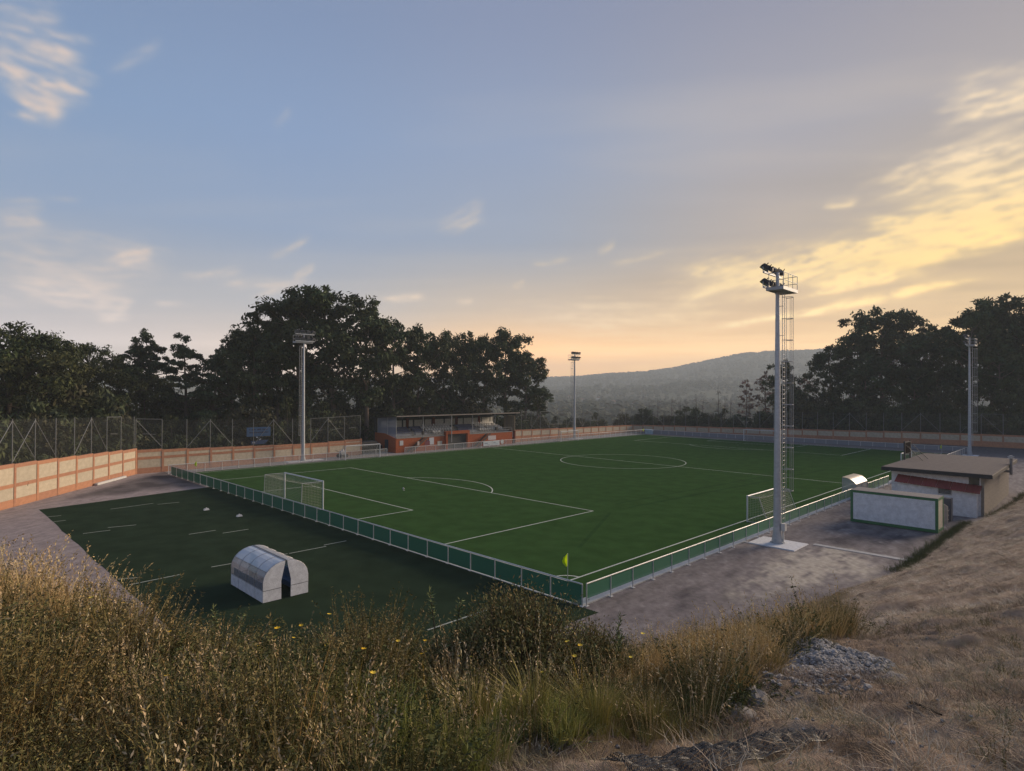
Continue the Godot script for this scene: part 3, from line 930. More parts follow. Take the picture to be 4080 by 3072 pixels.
	# back wall: white panels between dark and brick piers
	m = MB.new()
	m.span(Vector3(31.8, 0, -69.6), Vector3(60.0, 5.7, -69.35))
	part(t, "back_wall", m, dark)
	var panel := plain("panel_white", Color(0.86, 0.84, 0.76), 0.85)
	for e in [[33.0, 34.5], [34.7, 36.0], [36.1, 37.26], [37.62, 38.14], [38.73, 39.63], [40.0, 41.76], [42.38, 43.87], [44.75, 46.78], [47.11, 48.9], [49.16, 49.55], [50.26, 51.56], [51.82, 53.86], [54.22, 55.44], [56.13, 56.3], [56.59, 58.7], [58.94, 59.5]]:
		m = MB.new()
		m.span(Vector3(e[0], 3.75, -69.346), Vector3(e[1], 5.0, -69.28))
		part(t, "back_panel", m, panel)
	for x in [38.42, 44.3, 49.9, 55.78]:
		m = MB.new()
		m.span(Vector3(x - 0.26, 3.4, -69.346), Vector3(x + 0.26, 5.7, -69.12))
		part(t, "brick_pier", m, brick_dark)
	# roof
	m = MB.new()
	m.hexa([Vector3(31.4, 6.04, f + 0.7), Vector3(60.4, 6.04, f + 0.7), Vector3(60.4, 5.65, -70.0), Vector3(31.4, 5.65, -70.0), Vector3(31.4, 6.12, f + 0.7), Vector3(60.4, 6.12, f + 0.7), Vector3(60.4, 5.73, -70.0), Vector3(31.4, 5.73, -70.0)])
	part(t, "roof", m, plain("roof_sheet", Color(0.10, 0.095, 0.09), 0.8))
	m = MB.new()
	m.span(Vector3(31.4, 5.98, f + 0.703), Vector3(60.4, 6.16, f + 0.76))
	part(t, "gutter", m, plain("gutter_brown", Color(0.27, 0.23, 0.20), 0.7))
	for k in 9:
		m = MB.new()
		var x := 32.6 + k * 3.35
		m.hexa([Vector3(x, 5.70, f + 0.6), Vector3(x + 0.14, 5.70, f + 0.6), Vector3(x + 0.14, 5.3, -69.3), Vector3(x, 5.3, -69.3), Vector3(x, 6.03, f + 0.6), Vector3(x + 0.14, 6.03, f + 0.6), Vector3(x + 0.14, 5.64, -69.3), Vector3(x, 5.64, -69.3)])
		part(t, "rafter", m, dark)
	for x in [37.4, 43.1, 48.7, 54.4]:
		m = MB.new()
		m.tube(Vector3(x, 1.2 if x == 43.1 else 2.45, f + (0.6 if x == 43.1 else -0.15)), Vector3(x, 6.0, f + (0.6 if x == 43.1 else -0.15)), 0.075, 0.075, 8)
		part(t, "column", m, steel)
	# guard rail along the front of the terrace
	for run in [[32.2, 41.9], [47.6, 58.9]]:
		m = MB.new()
		var n := int((run[1] - run[0]) / 1.6)
		for k in n + 1:
			var x: float = lerpf(run[0], run[1], float(k) / n)
			m.tube(Vector3(x, 2.45, f - 0.1), Vector3(x, 3.25, f - 0.1), 0.022, 0.022, 5)
		for y in [2.85, 3.25]: m.tube(Vector3(run[0], y, f - 0.1), Vector3(run[1], y, f - 0.1), 0.022, 0.022, 5)
		part(t, "guard_rail", m, steel)
	# benches and bucket seats
	var seat := MB.new()
	seat.hexa([Vector3(-0.2, 0.28, 0.2), Vector3(0.2, 0.28, 0.2), Vector3(0.19, 0.25, -0.16), Vector3(-0.19, 0.25, -0.16), Vector3(-0.21, 0.33, 0.2), Vector3(0.21, 0.33, 0.2), Vector3(0.2, 0.3, -0.16), Vector3(-0.2, 0.3, -0.16)])
	seat.hexa([Vector3(-0.2, 0.26, -0.162), Vector3(0.2, 0.26, -0.162), Vector3(0.2, 0.26, -0.21), Vector3(-0.2, 0.26, -0.21), Vector3(-0.17, 0.62, -0.24), Vector3(0.17, 0.62, -0.24), Vector3(0.17, 0.62, -0.28), Vector3(-0.17, 0.62, -0.28)])
	seat.span(Vector3(-0.05, 0, -0.1), Vector3(0.05, 0.25, 0.0))
	var seat_mesh := seat.mesh()
	var white := plain("seat_white", Color(0.88, 0.87, 0.82), 0.5)
	for g in [[1, 41.2, 43.4], [2, 40.4, 46.6], [3, 40.2, 47.4], [4, 40.6, 47.8], [1, 52.4, 58.6], [2, 52.8, 59.0], [3, 53.2, 59.2], [4, 53.0, 59.2]]:
		var n := int((g[2] - g[1]) / 0.62)
		for k in n:
			if rng.randf() < 0.06: continue
			var o := part(t, "seat", seat_mesh, white)
			o.position = Vector3(g[1] + k * 0.62, 2.3 + g[0] * 0.32, f - 0.75 - g[0] * 1.1)
	for g in [[1, 32.6, 36.0], [2, 32.6, 36.6], [3, 33.0, 37.0], [4, 33.2, 37.4], [1, 36.9, 39.4], [2, 37.5, 39.8], [3, 37.8, 39.7], [4, 38.0, 40.2], [1, 47.8, 51.0], [2, 47.4, 51.6], [3, 48.2, 52.2], [4, 48.5, 52.4]]:
		m = MB.new()
		m.span(Vector3(g[1], 2.302 + g[0] * 0.32, f - 0.95 - g[0] * 1.1), Vector3(g[2], 2.62 + g[0] * 0.32, f - 0.5 - g[0] * 1.1))
		part(t, "bench", m, plain("bench_blue", Color(0.17, 0.19, 0.29), 0.8) if g[0] > 1 else plain("bench_grey", Color(0.46, 0.47, 0.49), 0.8))
	# posters and notices on the brick
	for e in [[38.6, 39.6, 1.0, 2.2, Color(0.66, 0.70, 0.74), "white notice board fixed to the brick"], [30.4, 30.4, 0, 0, Color(), ""], [35.4, 35.8, 1.1, 1.8, Color(0.62, 0.55, 0.5), ""], [32.5, 33.2, 1.2, 2.0, Color(0.62, 0.64, 0.64), ""], [40.4, 41.4, 0.7, 1.5, Color(0.66, 0.62, 0.5), ""], [36.9, 38.0, 1.0, 1.75, Color(0.19, 0.03, 0.05), "maroon notice board"], [38.02, 38.5, 0.9, 1.8, Color(0.03, 0.04, 0.12), "navy notice board"], [51.6, 53.6, 1.15, 1.95, Color(0.70, 0.62, 0.60), ""]]:
		if e[0] == e[1]: continue
		m = MB.new()
		m.span(Vector3(e[0], e[2], f + 0.96 if (e[0] > 34.0 and e[0] < 37.5) or (e[0] > 49.0 and e[0] < 52.5) else f + 0.004), Vector3(e[1], e[3], f + 1.0 if (e[0] > 34.0 and e[0] < 37.5) or (e[0] > 49.0 and e[0] < 52.5) else f + 0.05))
		part(t, "notice", m, plain("notice_%d" % int(e[0] * 10), e[4], 0.7, 0.0, 6.0, 1.2), e[5])
	# black loudspeakers on short stems along the rail
	for x in [37.3, 43.9, 54.7]:
		m = MB.new()
		var y := 3.05 if x == 43.9 else 2.5
		m.tube(Vector3(x, y, f - 0.1), Vector3(x, y + 0.35, f - 0.1), 0.03, 0.03, 6)
		m.hexa([Vector3(x - 0.2, y + 0.3, f + 0.12), Vector3(x + 0.2, y + 0.3, f + 0.12), Vector3(x + 0.16, y + 0.3, f - 0.2), Vector3(x - 0.16, y + 0.3, f - 0.2), Vector3(x - 0.2, y + 0.95, f + 0.12), Vector3(x + 0.2, y + 0.95, f + 0.12), Vector3(x + 0.16, y + 0.95, f - 0.2), Vector3(x - 0.16, y + 0.95, f - 0.2)])
		part(t, "loudspeaker", m, plain("black_plastic", Color(0.02, 0.022, 0.025), 0.5))

# ---------------------------------------------------------------- clubhouse, container, dugouts
func build_clubhouse() -> void:
	var t := thing("clubhouse", "flat-roofed white clubhouse with black fascia and red lean-to roof", "building")
	var white := plain("club_white", Color(0.92, 0.93, 0.94), 0.88, 0.0, 1.2, 0.35, 0.3)
	var rough := plain("club_render", Color(0.40, 0.36, 0.31), 0.95, 0.0, 2.6, 0.5, 0.8)
	var black := plain("fascia_black", Color(0.022, 0.024, 0.028), 0.6)
	var m := MB.new()
	m.span(Vector3(38.2, 0, 6.6), Vector3(54.6, 3.25, 13.1))
	part(t, "wall", m, white)
	m = MB.new()
	m.span(Vector3(38.19, 0, 13.103), Vector3(54.7, 3.25, 13.32))
	part(t, "side_wall", m, rough)
	m = MB.new()
	m.span(Vector3(37.55, 3.28, 5.92), Vector3(55.3, 3.58, 13.95))
	part(t, "roof_slab", m, black)
	m = MB.new()
	m.span(Vector3(37.6, 3.583, 5.97), Vector3(55.25, 3.62, 13.9))
	part(t, "roof_felt", m, plain("roof_felt", Color(0.165, 0.148, 0.145), 0.95, 0.0, 1.6, 0.25, 1.0))
	# lean-to annex, its roof falling towards the front and the bank
	m = MB.new()
	m.hexa([Vector3(37.18, 0, 12.95), Vector3(38.197, 0, 12.95), Vector3(38.197, 0, 7.3), Vector3(37.18, 0, 7.3), Vector3(37.18, 2.12, 12.95), Vector3(38.197, 2.42, 12.95), Vector3(38.197, 2.82, 7.3), Vector3(37.18, 2.48, 7.3)])
	part(t, "annex_wall", m, white)
	var rr := Node3D.new()
	rr.name = named(t, "annex_roof")
	t.add_child(rr)
	var a0 := Vector3(36.92, 2.45, 7.1)
	var a1 := Vector3(36.92, 2.06, 13.2)
	var b0 := Vector3(38.19, 2.98, 7.1)
	var b1 := Vector3(38.19, 2.57, 13.2)
	var red := [plain("tile_red", Color(0.30, 0.055, 0.045), 0.75, 0.0, 2.0, 0.6, 0.4), plain("tile_red_b", Color(0.26, 0.05, 0.04), 0.75, 0.0, 2.0, 0.6, 0.4)]
	for k in 6:   # corrugated sheets side by side
		var z0 := float(k) / 6
		var z1 := float(k + 1) / 6 - 0.002
		m = MB.new()
		for j in 8:
			var s0 := lerpf(z0, z1, j / 8.0)
			var s1 := lerpf(z0, z1, (j + 1) / 8.0)
			var u0 := Vector3(0, 0.02 * (j % 2), 0)
			var u1 := Vector3(0, 0.02 * ((j + 1) % 2), 0)
			m.up_quad(a0.lerp(a1, s1) + u1, b0.lerp(b1, s1) + u1, b0.lerp(b1, s0) + u0, a0.lerp(a1, s0) + u0)
			m.quad(a0.lerp(a1, s0) + u0, a0.lerp(a1, s0) + u0 - Vector3(0, 0.03, 0), a0.lerp(a1, s1) + u1 - Vector3(0, 0.03, 0), a0.lerp(a1, s1) + u1)
		part(rr, "sheet", m, red[k % 2])
	# windows
	var w := Node3D.new()
	w.name = named(t, "window")
	t.add_child(w)
	m = MB.new()
	m.span(Vector3(37.14, 1.68, 10.28), Vector3(37.176, 1.76, 11.26)); m.span(Vector3(37.14, 2.16, 10.28), Vector3(37.176, 2.24, 11.26)); m.span(Vector3(37.14, 1.763, 10.28), Vector3(37.176, 2.157, 10.35)); m.span(Vector3(37.14, 1.763, 11.19), Vector3(37.176, 2.157, 11.26))
	part(w, "frame", m, plain("frame_grey", Color(0.5, 0.48, 0.45), 0.7))
	for k in 4:
		m = MB.new()
		m.box(Vector3(37.158, 1.81 + k * 0.1, 10.77), Vector3(0.02, 0.075, 0.83), Basis(Vector3.BACK, 0.5))
		part(w, "slat", m, plain("louvre_dark", Color(0.03, 0.028, 0.026), 0.5))
	w = Node3D.new()
	w.name = named(t, "window")
	t.add_child(w)
	m = MB.new()
	m.span(Vector3(38.17, 2.66, 12.28), Vector3(38.196, 3.2, 13.0))
	part(w, "pane", m, plain("dark_pane", Color(0.02, 0.03, 0.03), 0.12))
	m = MB.new()
	m.span(Vector3(38.14, 2.62, 12.24), Vector3(38.168, 2.66, 13.04)); m.span(Vector3(38.14, 3.2, 12.24), Vector3(38.168, 3.24, 13.04)); m.span(Vector3(38.14, 2.663, 12.62), Vector3(38.168, 3.197, 12.66))
	part(w, "frame", m, black)
	m = MB.new()
	m.tube(Vector3(48.9, 2.6, 14.05), Vector3(48.9, 4.15, 14.05), 0.12, 0.12, 10)
	m.tube(Vector3(48.9, 2.9, 13.4), Vector3(48.9, 2.9, 14.05), 0.12, 0.12, 10)
	part(t, "vent_pipe", m, plain("flue_grey", Color(0.34, 0.33, 0.32), 0.5, 0.4))
	m = MB.new()
	m.tube(Vector3(48.9, 4.15, 14.05), Vector3(48.9, 4.22, 14.05), 0.26, 0.2, 12); m.tube(Vector3(48.9, 4.30, 14.05), Vector3(48.9, 4.42, 14.05), 0.3, 0.1, 12)
	m.tube(Vector3(48.9, 4.1, 14.05), Vector3(48.9, 4.35, 14.05), 0.06, 0.06, 6)
	part(t, "vent_cap", m, plain("cowl_white", Color(0.76, 0.77, 0.78), 0.4))
	# scoreboard on the roof
	var sb := thing("scoreboard", "black scoreboard on two braced posts on the clubhouse roof", "scoreboard", Vector3(0, 3.62, 0))
	m = MB.new()
	m.span(Vector3(45.62, 0.55, 5.985), Vector3(47.83, 1.75, 6.12))
	part(sb, "board", m, plain("score_black", Color(0.018, 0.02, 0.022), 0.45))
	m = MB.new()
	m.span(Vector3(45.7, 0.62, 6.122), Vector3(47.75, 1.68, 6.15))
	part(sb, "back_panel", m, plain("score_back", Color(0.035, 0.03, 0.028), 0.8))
	mats["score_back"].metallic_specular = 0.0
	mats["score_back"].roughness = 1.0
	for x in [45.55, 47.9]:
		m = MB.new()
		m.box(Vector3(x, 0.92, 6.06), Vector3(0.13, 1.84, 0.13))
		part(sb, "post", m, black)
		m = MB.new()
		m.tube(Vector3(x, 1.5, 6.14), Vector3(x + 0.1, 0.02, 7.6), 0.03, 0.03, 6)
		part(sb, "brace", m, black)
	# portable container
	var c := thing("site_container", "white portable cabin container with green steel frame", "container", Vector3(28.03, 0.05, 6.05))
	var lx := 2.05
	var lz := 5.82
	var hh := 2.5
	var green := plain("frame_green", Color(0.045, 0.20, 0.075), 0.5, 0.0, 2.0, 0.8)
	for x in [0.09, lx - 0.09]:
		for z in [0.09, lz - 0.09]:
			m = MB.new()
			m.span(Vector3(x - 0.09, 0, z - 0.09), Vector3(x + 0.09, hh, z + 0.09))
			part(c, "corner_post", m, green)
	for yy in [[0.002, 0.22], [hh - 0.17, hh - 0.002]]:
		for x in [0.09, lx - 0.09]:
			m = MB.new()
			m.span(Vector3(x - 0.085, yy[0], 0.183), Vector3(x + 0.085, yy[1], lz - 0.183))
			part(c, "rail", m, green)
		for z in [0.09, lz - 0.09]:
			m = MB.new()
			m.span(Vector3(0.183, yy[0], z - 0.085), Vector3(lx - 0.183, yy[1], z + 0.085))
			part(c, "rail", m, green)
	var cw := plain("container_white", Color(0.93, 0.95, 0.97), 0.55, 0.0, 0.9, 0.3)
	for k in 5:
		m = MB.new()
		var z0 := 0.185 + k * (lz - 0.37) / 5
		m.span(Vector3(0.03, 0.222, z0), Vector3(0.07, hh - 0.172, z0 + (lz - 0.37) / 5 - 0.004))
		part(c, "wall_panel", m, cw)
	m = MB.new()
	m.span(Vector3(0.185, 0.222, lz - 0.07), Vector3(lx - 0.185, hh - 0.172, lz - 0.03))
	part(c, "end_panel", m, plain("container_cream", Color(0.60, 0.55, 0.45), 0.6, 0.0, 0.9, 0.3))
	m = MB.new()
	m.span(Vector3(0.185, 0.222, 0.03), Vector3(lx - 0.185, hh - 0.172, 0.07))
	part(c, "end_panel", m, mats["container_cream"])
	m = MB.new()
	m.span(Vector3(lx - 0.07, 0.222, 0.185), Vector3(lx - 0.03, hh - 0.172, lz - 0.185))
	part(c, "rear_panel", m, mats["container_cream"])
	m = MB.new()
	m.span(Vector3(0.02, hh + 0.001, 0.02), Vector3(lx - 0.02, hh + 0.03, lz - 0.02))
	part(c, "roof", m, plain("container_roof", Color(0.25, 0.24, 0.24), 0.8, 0.0, 1.5, 0.5))
	m = MB.new()
	for x in [0.12, lx - 0.12]:
		for z in [0.15, lz - 0.15]: m.span(Vector3(x - 0.12, -0.05, z - 0.12), Vector3(x + 0.12, -0.002, z + 0.12))
	part(c, "foot", m, plain("foot_block", Color(0.3, 0.3, 0.3), 0.9))
	# water drum and cabinet squeezed between container and annex
	var dr := thing("water_drum", "tall cream plastic drum standing behind the container", "drum", Vector3(32.7, 0.01, 11.3))
	m = MB.new()
	m.tube(Vector3(0, 0, 0), Vector3(0, 1.35, 0), 0.42, 0.42, 18)
	for y in [0.3, 0.65, 1.0]: m.tube(Vector3(0, y, 0), Vector3(0, y + 0.06, 0), 0.45, 0.45, 18)
	part(dr, "body", m, plain("drum_cream", Color(0.60, 0.54, 0.46), 0.5))
	m = MB.new()
	m.tube(Vector3(0, 1.35, 0), Vector3(0, 1.52, 0), 0.42, 0.2, 18); m.tube(Vector3(0, 1.52, 0), Vector3(0, 1.6, 0), 0.14, 0.14, 12)
	part(dr, "cap", m, mats["drum_cream"])
	var cb := thing("meter_cabinet", "dark blue-grey metal cabinet between the drum and the lean-to", "cabinet", Vector3(34.1, 0.01, 11.35))
	m = MB.new()
	m.span(Vector3(-0.35, 0.08, -0.4), Vector3(0.35, 1.85, 0.4))
	part(cb, "body", m, plain("cabinet_blue", Color(0.09, 0.10, 0.13), 0.5))
	m = MB.new()
	m.span(Vector3(-0.375, 0.15, -0.37), Vector3(-0.352, 1.78, 0.37))
	part(cb, "door", m, mats["cabinet_blue"])
	m = MB.new()
	m.span(Vector3(-0.40, 0.9, 0.25), Vector3(-0.377, 1.05, 0.29))
	part(cb, "handle", m, plain("handle_steel", Color(0.4, 0.4, 0.4), 0.4, 0.7))
	m = MB.new()
	m.span(Vector3(-0.32, 0, -0.36), Vector3(0.32, 0.078, 0.36))
	part(cb, "plinth", m, mats["foot_block"])
	# team dugout at the touchline
	var du := thing("team_dugout", "open team dugout with curved pale roof beside the container", "dugout", Vector3(39.6, 0.02, 2.0))
	var pts := []
	for k in 9:
		var q := float(k) / 8
		pts.append(Vector2(0.05 + 1.25 * q, 2.02 - 0.55 * q * q * q - 0.04 * q))
	m = MB.new()
	for k in 8:
		var p0: Vector2 = pts[k]
		var p1: Vector2 = pts[k + 1]
		m.quad(Vector3(0, p0.y, p0.x), Vector3(0, p1.y, p1.x), Vector3(3.7, p1.y, p1.x), Vector3(3.7, p0.y, p0.x))
		m.quad(Vector3(0, p1.y - 0.03, p1.x), Vector3(0, p0.y - 0.03, p0.x), Vector3(3.7, p0.y - 0.03, p0.x), Vector3(3.7, p1.y - 0.03, p1.x))
	part(du, "roof", m, plain("dugout_roof", Color(0.70, 0.60, 0.46), 0.35, 0.0, 2.0, 0.8))
	var scr := clear("dugout_screen", Color(0.42, 0.42, 0.42), 0.6, 0.25)
	m = MB.new()
	m.quad(Vector3(0, 0.1, 1.3), Vector3(3.7, 0.1, 1.3), Vector3(3.7, 1.42, 1.3), Vector3(0, 1.42, 1.3))
	part(du, "back_panel", m, scr)
	for x in [0.0, 3.7]:
		m = MB.new()
		for k in 8: m.quad(Vector3(x, 0.1, pts[k].x), Vector3(x, 0.1, pts[k + 1].x), Vector3(x, pts[k + 1].y - 0.04, pts[k + 1].x), Vector3(x, pts[k].y - 0.04, pts[k].x))
		part(du, "side_panel", m, scr)
	m = MB.new()
	for x in [0.0, 1.85, 3.7]:
		m.tube(Vector3(x, 0, 0.1), Vector3(x, 1.98, 0.1), 0.025, 0.025, 6); m.tube(Vector3(x, 0, 1.31), Vector3(x, 1.42, 1.31), 0.025, 0.025, 6)
	part(du, "frame", m, plain("frame_alu", Color(0.5, 0.5, 0.5), 0.45, 0.6))
	m = MB.new()
	m.span(Vector3(0.1, 0.38, 0.75), Vector3(3.6, 0.44, 1.15))
	for x in [0.3, 1.85, 3.4]: m.span(Vector3(x - 0.03, 0, 0.9), Vector3(x + 0.03, 0.378, 1.0))
	part(du, "bench", m, plain("bench_plank", Color(0.2, 0.2, 0.22), 0.7))
	# two bubble shelters face to face on the training turf
	for s in [[-13.24, 1.0, "left white bubble shelter with clear curved roof on the training turf"], [-10.94, -1.0, "right white bubble shelter, its back turned, on the training turf"]]:
		var b := thing("bubble_shelter", s[2], "shelter", Vector3(s[0], 0.02, -8.0), "bubble shelters on the training turf")
		var sg: float = s[1]
		var prof := [Vector2(0.0, 0.0), Vector2(0.0, 0.58), Vector2(0.0, 0.98), Vector2(0.06, 1.24), Vector2(0.19, 1.46), Vector2(0.38, 1.64), Vector2(0.62, 1.77), Vector2(0.86, 1.84), Vector2(1.10, 1.86)]
		var ww := plain("shelter_white", Color(0.88, 0.90, 0.94), 0.45, 0.0, 1.0, 0.4)
		var dz := 4.0 / 4.0
		for k in 4:
			m = MB.new()
			var z0 := -k * dz - 0.015
			var z1 := -(k + 1) * dz + 0.015
			m.box(Vector3(0.015 * sg, 0.31, (z0 + z1) * 0.5), Vector3(0.03, 0.56, z0 - z1))
			part(b, "low_panel", m, ww)
			for h in [[1, 4, "tinted_pane"], [4, 8, "roof_pane"]]:
				m = MB.new()
				for i in range(h[0], h[1]):
					var p0: Vector2 = prof[i]
					var p1: Vector2 = prof[i + 1]
					m.quad(Vector3(p0.x * sg, p0.y, z0), Vector3(p0.x * sg, p0.y, z1), Vector3(p1.x * sg, p1.y, z1), Vector3(p1.x * sg, p1.y, z0))
				part(b, h[2], m, clear("pane_smoke", Color(0.34, 0.33, 0.33), 0.55, 0.12) if h[0] == 1 else clear("pane_clear", Color(0.62, 0.66, 0.70), 0.62, 0.10))
		for e in [0.0, -4.0]:
			m = MB.new()
			var outline := PackedVector2Array([Vector2(0, 0.03), Vector2(0.91, 0.03), Vector2(0.90, 0.9), Vector2(1.07, 1.66), Vector2(1.10, 1.86)])
			for i in range(7, 0, -1): outline.append(prof[i])
			var ids := Geometry2D.triangulate_polygon(outline)
			for q in [0.02, -0.02]:
				for i in range(0, ids.size(), 3):
					var p := []
					for j in 3: p.append(Vector3(outline[ids[i + j]].x * sg, outline[ids[i + j]].y, e + q))
					m.tri_to(p[0], p[1], p[2], Vector3(0, 0, signf(q)))
			for i in outline.size():
				var p: Vector2 = outline[i]
				var q: Vector2 = outline[(i + 1) % outline.size()]
				m.quad(Vector3(p.x * sg, p.y, e - 0.02), Vector3(q.x * sg, q.y, e - 0.02), Vector3(q.x * sg, q.y, e + 0.02), Vector3(p.x * sg, p.y, e + 0.02))
			part(b, "end_panel", m, ww)
			m = MB.new()
			m.span(Vector3(0.01 * sg, 0.575, e + 0.021), Vector3(0.90 * sg, 0.60, e + 0.028))
			part(b, "joint_strip", m, plain("strip_grey", Color(0.25, 0.25, 0.26), 0.6))
		m = MB.new()
		for k in range(0, 5):
			for i in range(1, 8):
				var p0: Vector2 = prof[i]
				var p1: Vector2 = prof[i + 1]
				m.tube(Vector3(p0.x * sg, p0.y, -k * dz), Vector3(p1.x * sg, p1.y, -k * dz), 0.018, 0.018, 5, false)
		m.tube(Vector3(1.10 * sg, 1.86, 0), Vector3(1.10 * sg, 1.86, -4), 0.025, 0.025, 6)
		m.tube(Vector3(0.19 * sg, 1.46, 0), Vector3(0.19 * sg, 1.46, -4), 0.018, 0.018, 6)
		m.tube(Vector3(0, 0.59, 0), Vector3(0, 0.59, -4), 0.018, 0.018, 6)
		part(b, "frame", m, plain("shelter_frame", Color(0.42, 0.43, 0.45), 0.4, 0.5))
		m = MB.new()
		m.span(Vector3(0.12 * sg, 0.36, -0.15), Vector3(0.48 * sg, 0.42, -3.85)); m.span(Vector3(0.2 * sg, 0.0, -0.4), Vector3(0.26 * sg, 0.358, -3.6))
		m.span(Vector3(0.09 * sg, 0.424, -0.15), Vector3(0.13 * sg, 0.9, -3.85))
		part(b, "bench", m, plain("shelter_bench", Color(0.03, 0.12, 0.26), 0.5))

# ---------------------------------------------------------------- floodlight masts
func build_masts() -> void:
	var galv := plain("galvanised", Color(0.60, 0.63, 0.66), 0.45, 0.25, 2.2, 0.5)
	var dull := plain("galvanised_dull", Color(0.50, 0.51, 0.51), 0.5, 0.25, 2.2, 0.5)
	var dark := plain("lamp_housing", Color(0.055, 0.05, 0.048), 0.55, 0.3)
	var glass := plain("lamp_glass", Color(0.30, 0.32, 0.35), 0.12, 0.1)
	# built facing -z (towards the pitch from the near side)
	var t := thing("floodlight_mast", "tallest-looking floodlight mast with caged ladder beside the near container", "floodlight", Vector3(16.65, 0.0, 4.72), "floodlight masts")
	var m := MB.new()
	m.tube(Vector3(0, 0.05, 0), Vector3(0, 0.75, 0), 0.40, 0.27, 20, false)
	m.tube(Vector3(0, 0.75, 0), Vector3(0, 17.3, 0), 0.265, 0.125, 20)
	part(t, "pole", m, galv)
	m = MB.new()
	m.tube(Vector3(0, 0.03, 0), Vector3(0, 0.07, 0), 0.47, 0.47, 20)
	for k in 10:
		var a := TAU * k / 10.0
		m.tube(Vector3(cos(a) * 0.42, 0.05, sin(a) * 0.42), Vector3(cos(a) * 0.42, 0.15, sin(a) * 0.42), 0.025, 0.025, 6)
	part(t, "base_flange", m, galv)
	# platform
	m = MB.new()
	m.span(Vector3(-1.25, 17.22, -0.25), Vector3(1.25, 17.26, 0.85))
	for z in [-0.28, 0.85]: m.span(Vector3(-1.25, 17.16, z), Vector3(1.25, 17.38, z + 0.03))
	for x in [-1.28, 1.25]: m.span(Vector3(x, 17.16, -0.28), Vector3(x + 0.03, 17.38, 0.88))
	m.tube(Vector3(0, 17.05, 0), Vector3(0, 17.2, 0), 0.16, 0.2, 12)
	part(t, "platform", m, dull)
	m = MB.new()
	for p in [Vector2(-1.23, 0.86), Vector2(-0.4, 0.86), Vector2(0.4, 0.86), Vector2(1.23, 0.86), Vector2(-1.23, -0.1), Vector2(1.23, -0.1)]:
		m.tube(Vector3(p.x, 17.26, p.y), Vector3(p.x, 18.3, p.y), 0.022, 0.022, 5)
	for y in [17.8, 18.3]:
		m.tube(Vector3(-1.23, y, 0.86), Vector3(1.23, y, 0.86), 0.022, 0.022, 5)
		for x in [-1.23, 1.23]: m.tube(Vector3(x, y, -0.1), Vector3(x, y, 0.86), 0.022, 0.022, 5)
	part(t, "railing", m, dull)
	m = MB.new()
	m.tube(Vector3(0, 17.2, 0), Vector3(0, 18.55, 0), 0.12, 0.11, 10)
	part(t, "head_stub", m, galv)
	for y in [17.42, 18.42]:
		m = MB.new()
		m.span(Vector3(-1.45, y - 0.06, -0.42), Vector3(1.45, y + 0.06, -0.30))
		part(t, "cross_bar", m, galv)
		for k in 4:
			var x := -1.2 + k * 0.8
			var lamp := Node3D.new()
			lamp.name = named(t, "lamp")
			t.add_child(lamp)
			lamp.position = Vector3(x, y + 0.34, -0.40)
			lamp.rotation = Vector3(deg_to_rad(-52.0), [0.55, 0.25, -0.2, -0.5][k], 0)
			m = MB.new()
			m.hexa([Vector3(-0.30, -0.24, 0.06), Vector3(0.30, -0.24, 0.06), Vector3(0.33, -0.27, -0.1), Vector3(-0.33, -0.27, -0.1), Vector3(-0.30, 0.24, 0.06), Vector3(0.30, 0.24, 0.06), Vector3(0.33, 0.27, -0.1), Vector3(-0.33, 0.27, -0.1)])
			m.hexa([Vector3(-0.2, -0.16, 0.2), Vector3(0.2, -0.16, 0.2), Vector3(0.3, -0.24, 0.062), Vector3(-0.3, -0.24, 0.062), Vector3(-0.2, 0.16, 0.2), Vector3(0.2, 0.16, 0.2), Vector3(0.3, 0.24, 0.062), Vector3(-0.3, 0.24, 0.062)])
			for s in [-1, 1]: m.span(Vector3(s * 0.335, -0.03, -0.06), Vector3(s * 0.36, 0.03, 0.3))
			part(lamp, "housing", m, dark)
			m = MB.new()
			m.quad(Vector3(0.3, -0.24, -0.104), Vector3(-0.3, -0.24, -0.104), Vector3(-0.3, 0.24, -0.104), Vector3(0.3, 0.24, -0.104))
			part(lamp, "glass", m, glass)
			m = MB.new()
			m.span(Vector3(x - 0.36, y + 0.06, -0.385), Vector3(x - 0.33, y + 0.36, -0.335)); m.span(Vector3(x + 0.33, y + 0.06, -0.385), Vector3(x + 0.36, y + 0.36, -0.335))
			part(t, "lamp_yoke", m, dull)
	# ladder with safety cage on the side away from the pitch
	var ld := Node3D.new()
	ld.name = named(t, "ladder")
	t.add_child(ld)
	var lad := MB.new()
	for x in [-0.2, 0.2]: lad.tube(Vector3(x, 1.6, 0.42), Vector3(x, 17.2, 0.40), 0.022, 0.022, 5)
	part(ld, "stringer", lad, dull)
	m = MB.new()
	for k in 52: m.tube(Vector3(-0.2, 1.8 + k * 0.3, 0.42), Vector3(0.2, 1.8 + k * 0.3, 0.42), 0.013, 0.013, 5, false)
	part(ld, "rungs", m, dull)
	m = MB.new()
	for k in 8: m.tube(Vector3(0, 2.2 + k * 2.0, 0.1), Vector3(0, 2.2 + k * 2.0, 0.42), 0.02, 0.02, 5)
	part(ld, "bracket", m, dull)
	for k in 10:
		m = MB.new()
		var y := 3.7 + k * 1.45
		for i in 12:
			var a0 := PI * i / 12.0
			var a1 := PI * (i + 1) / 12.0
			var c0 := Vector3(cos(a0) * 0.36, y, 0.42 + sin(a0) * 0.62)
			var c1 := Vector3(cos(a1) * 0.36, y, 0.42 + sin(a1) * 0.62)
			m.tube(c0, c1, 0.02, 0.02, 4, false)
		part(ld, "hoop", m, dull)
	m = MB.new()
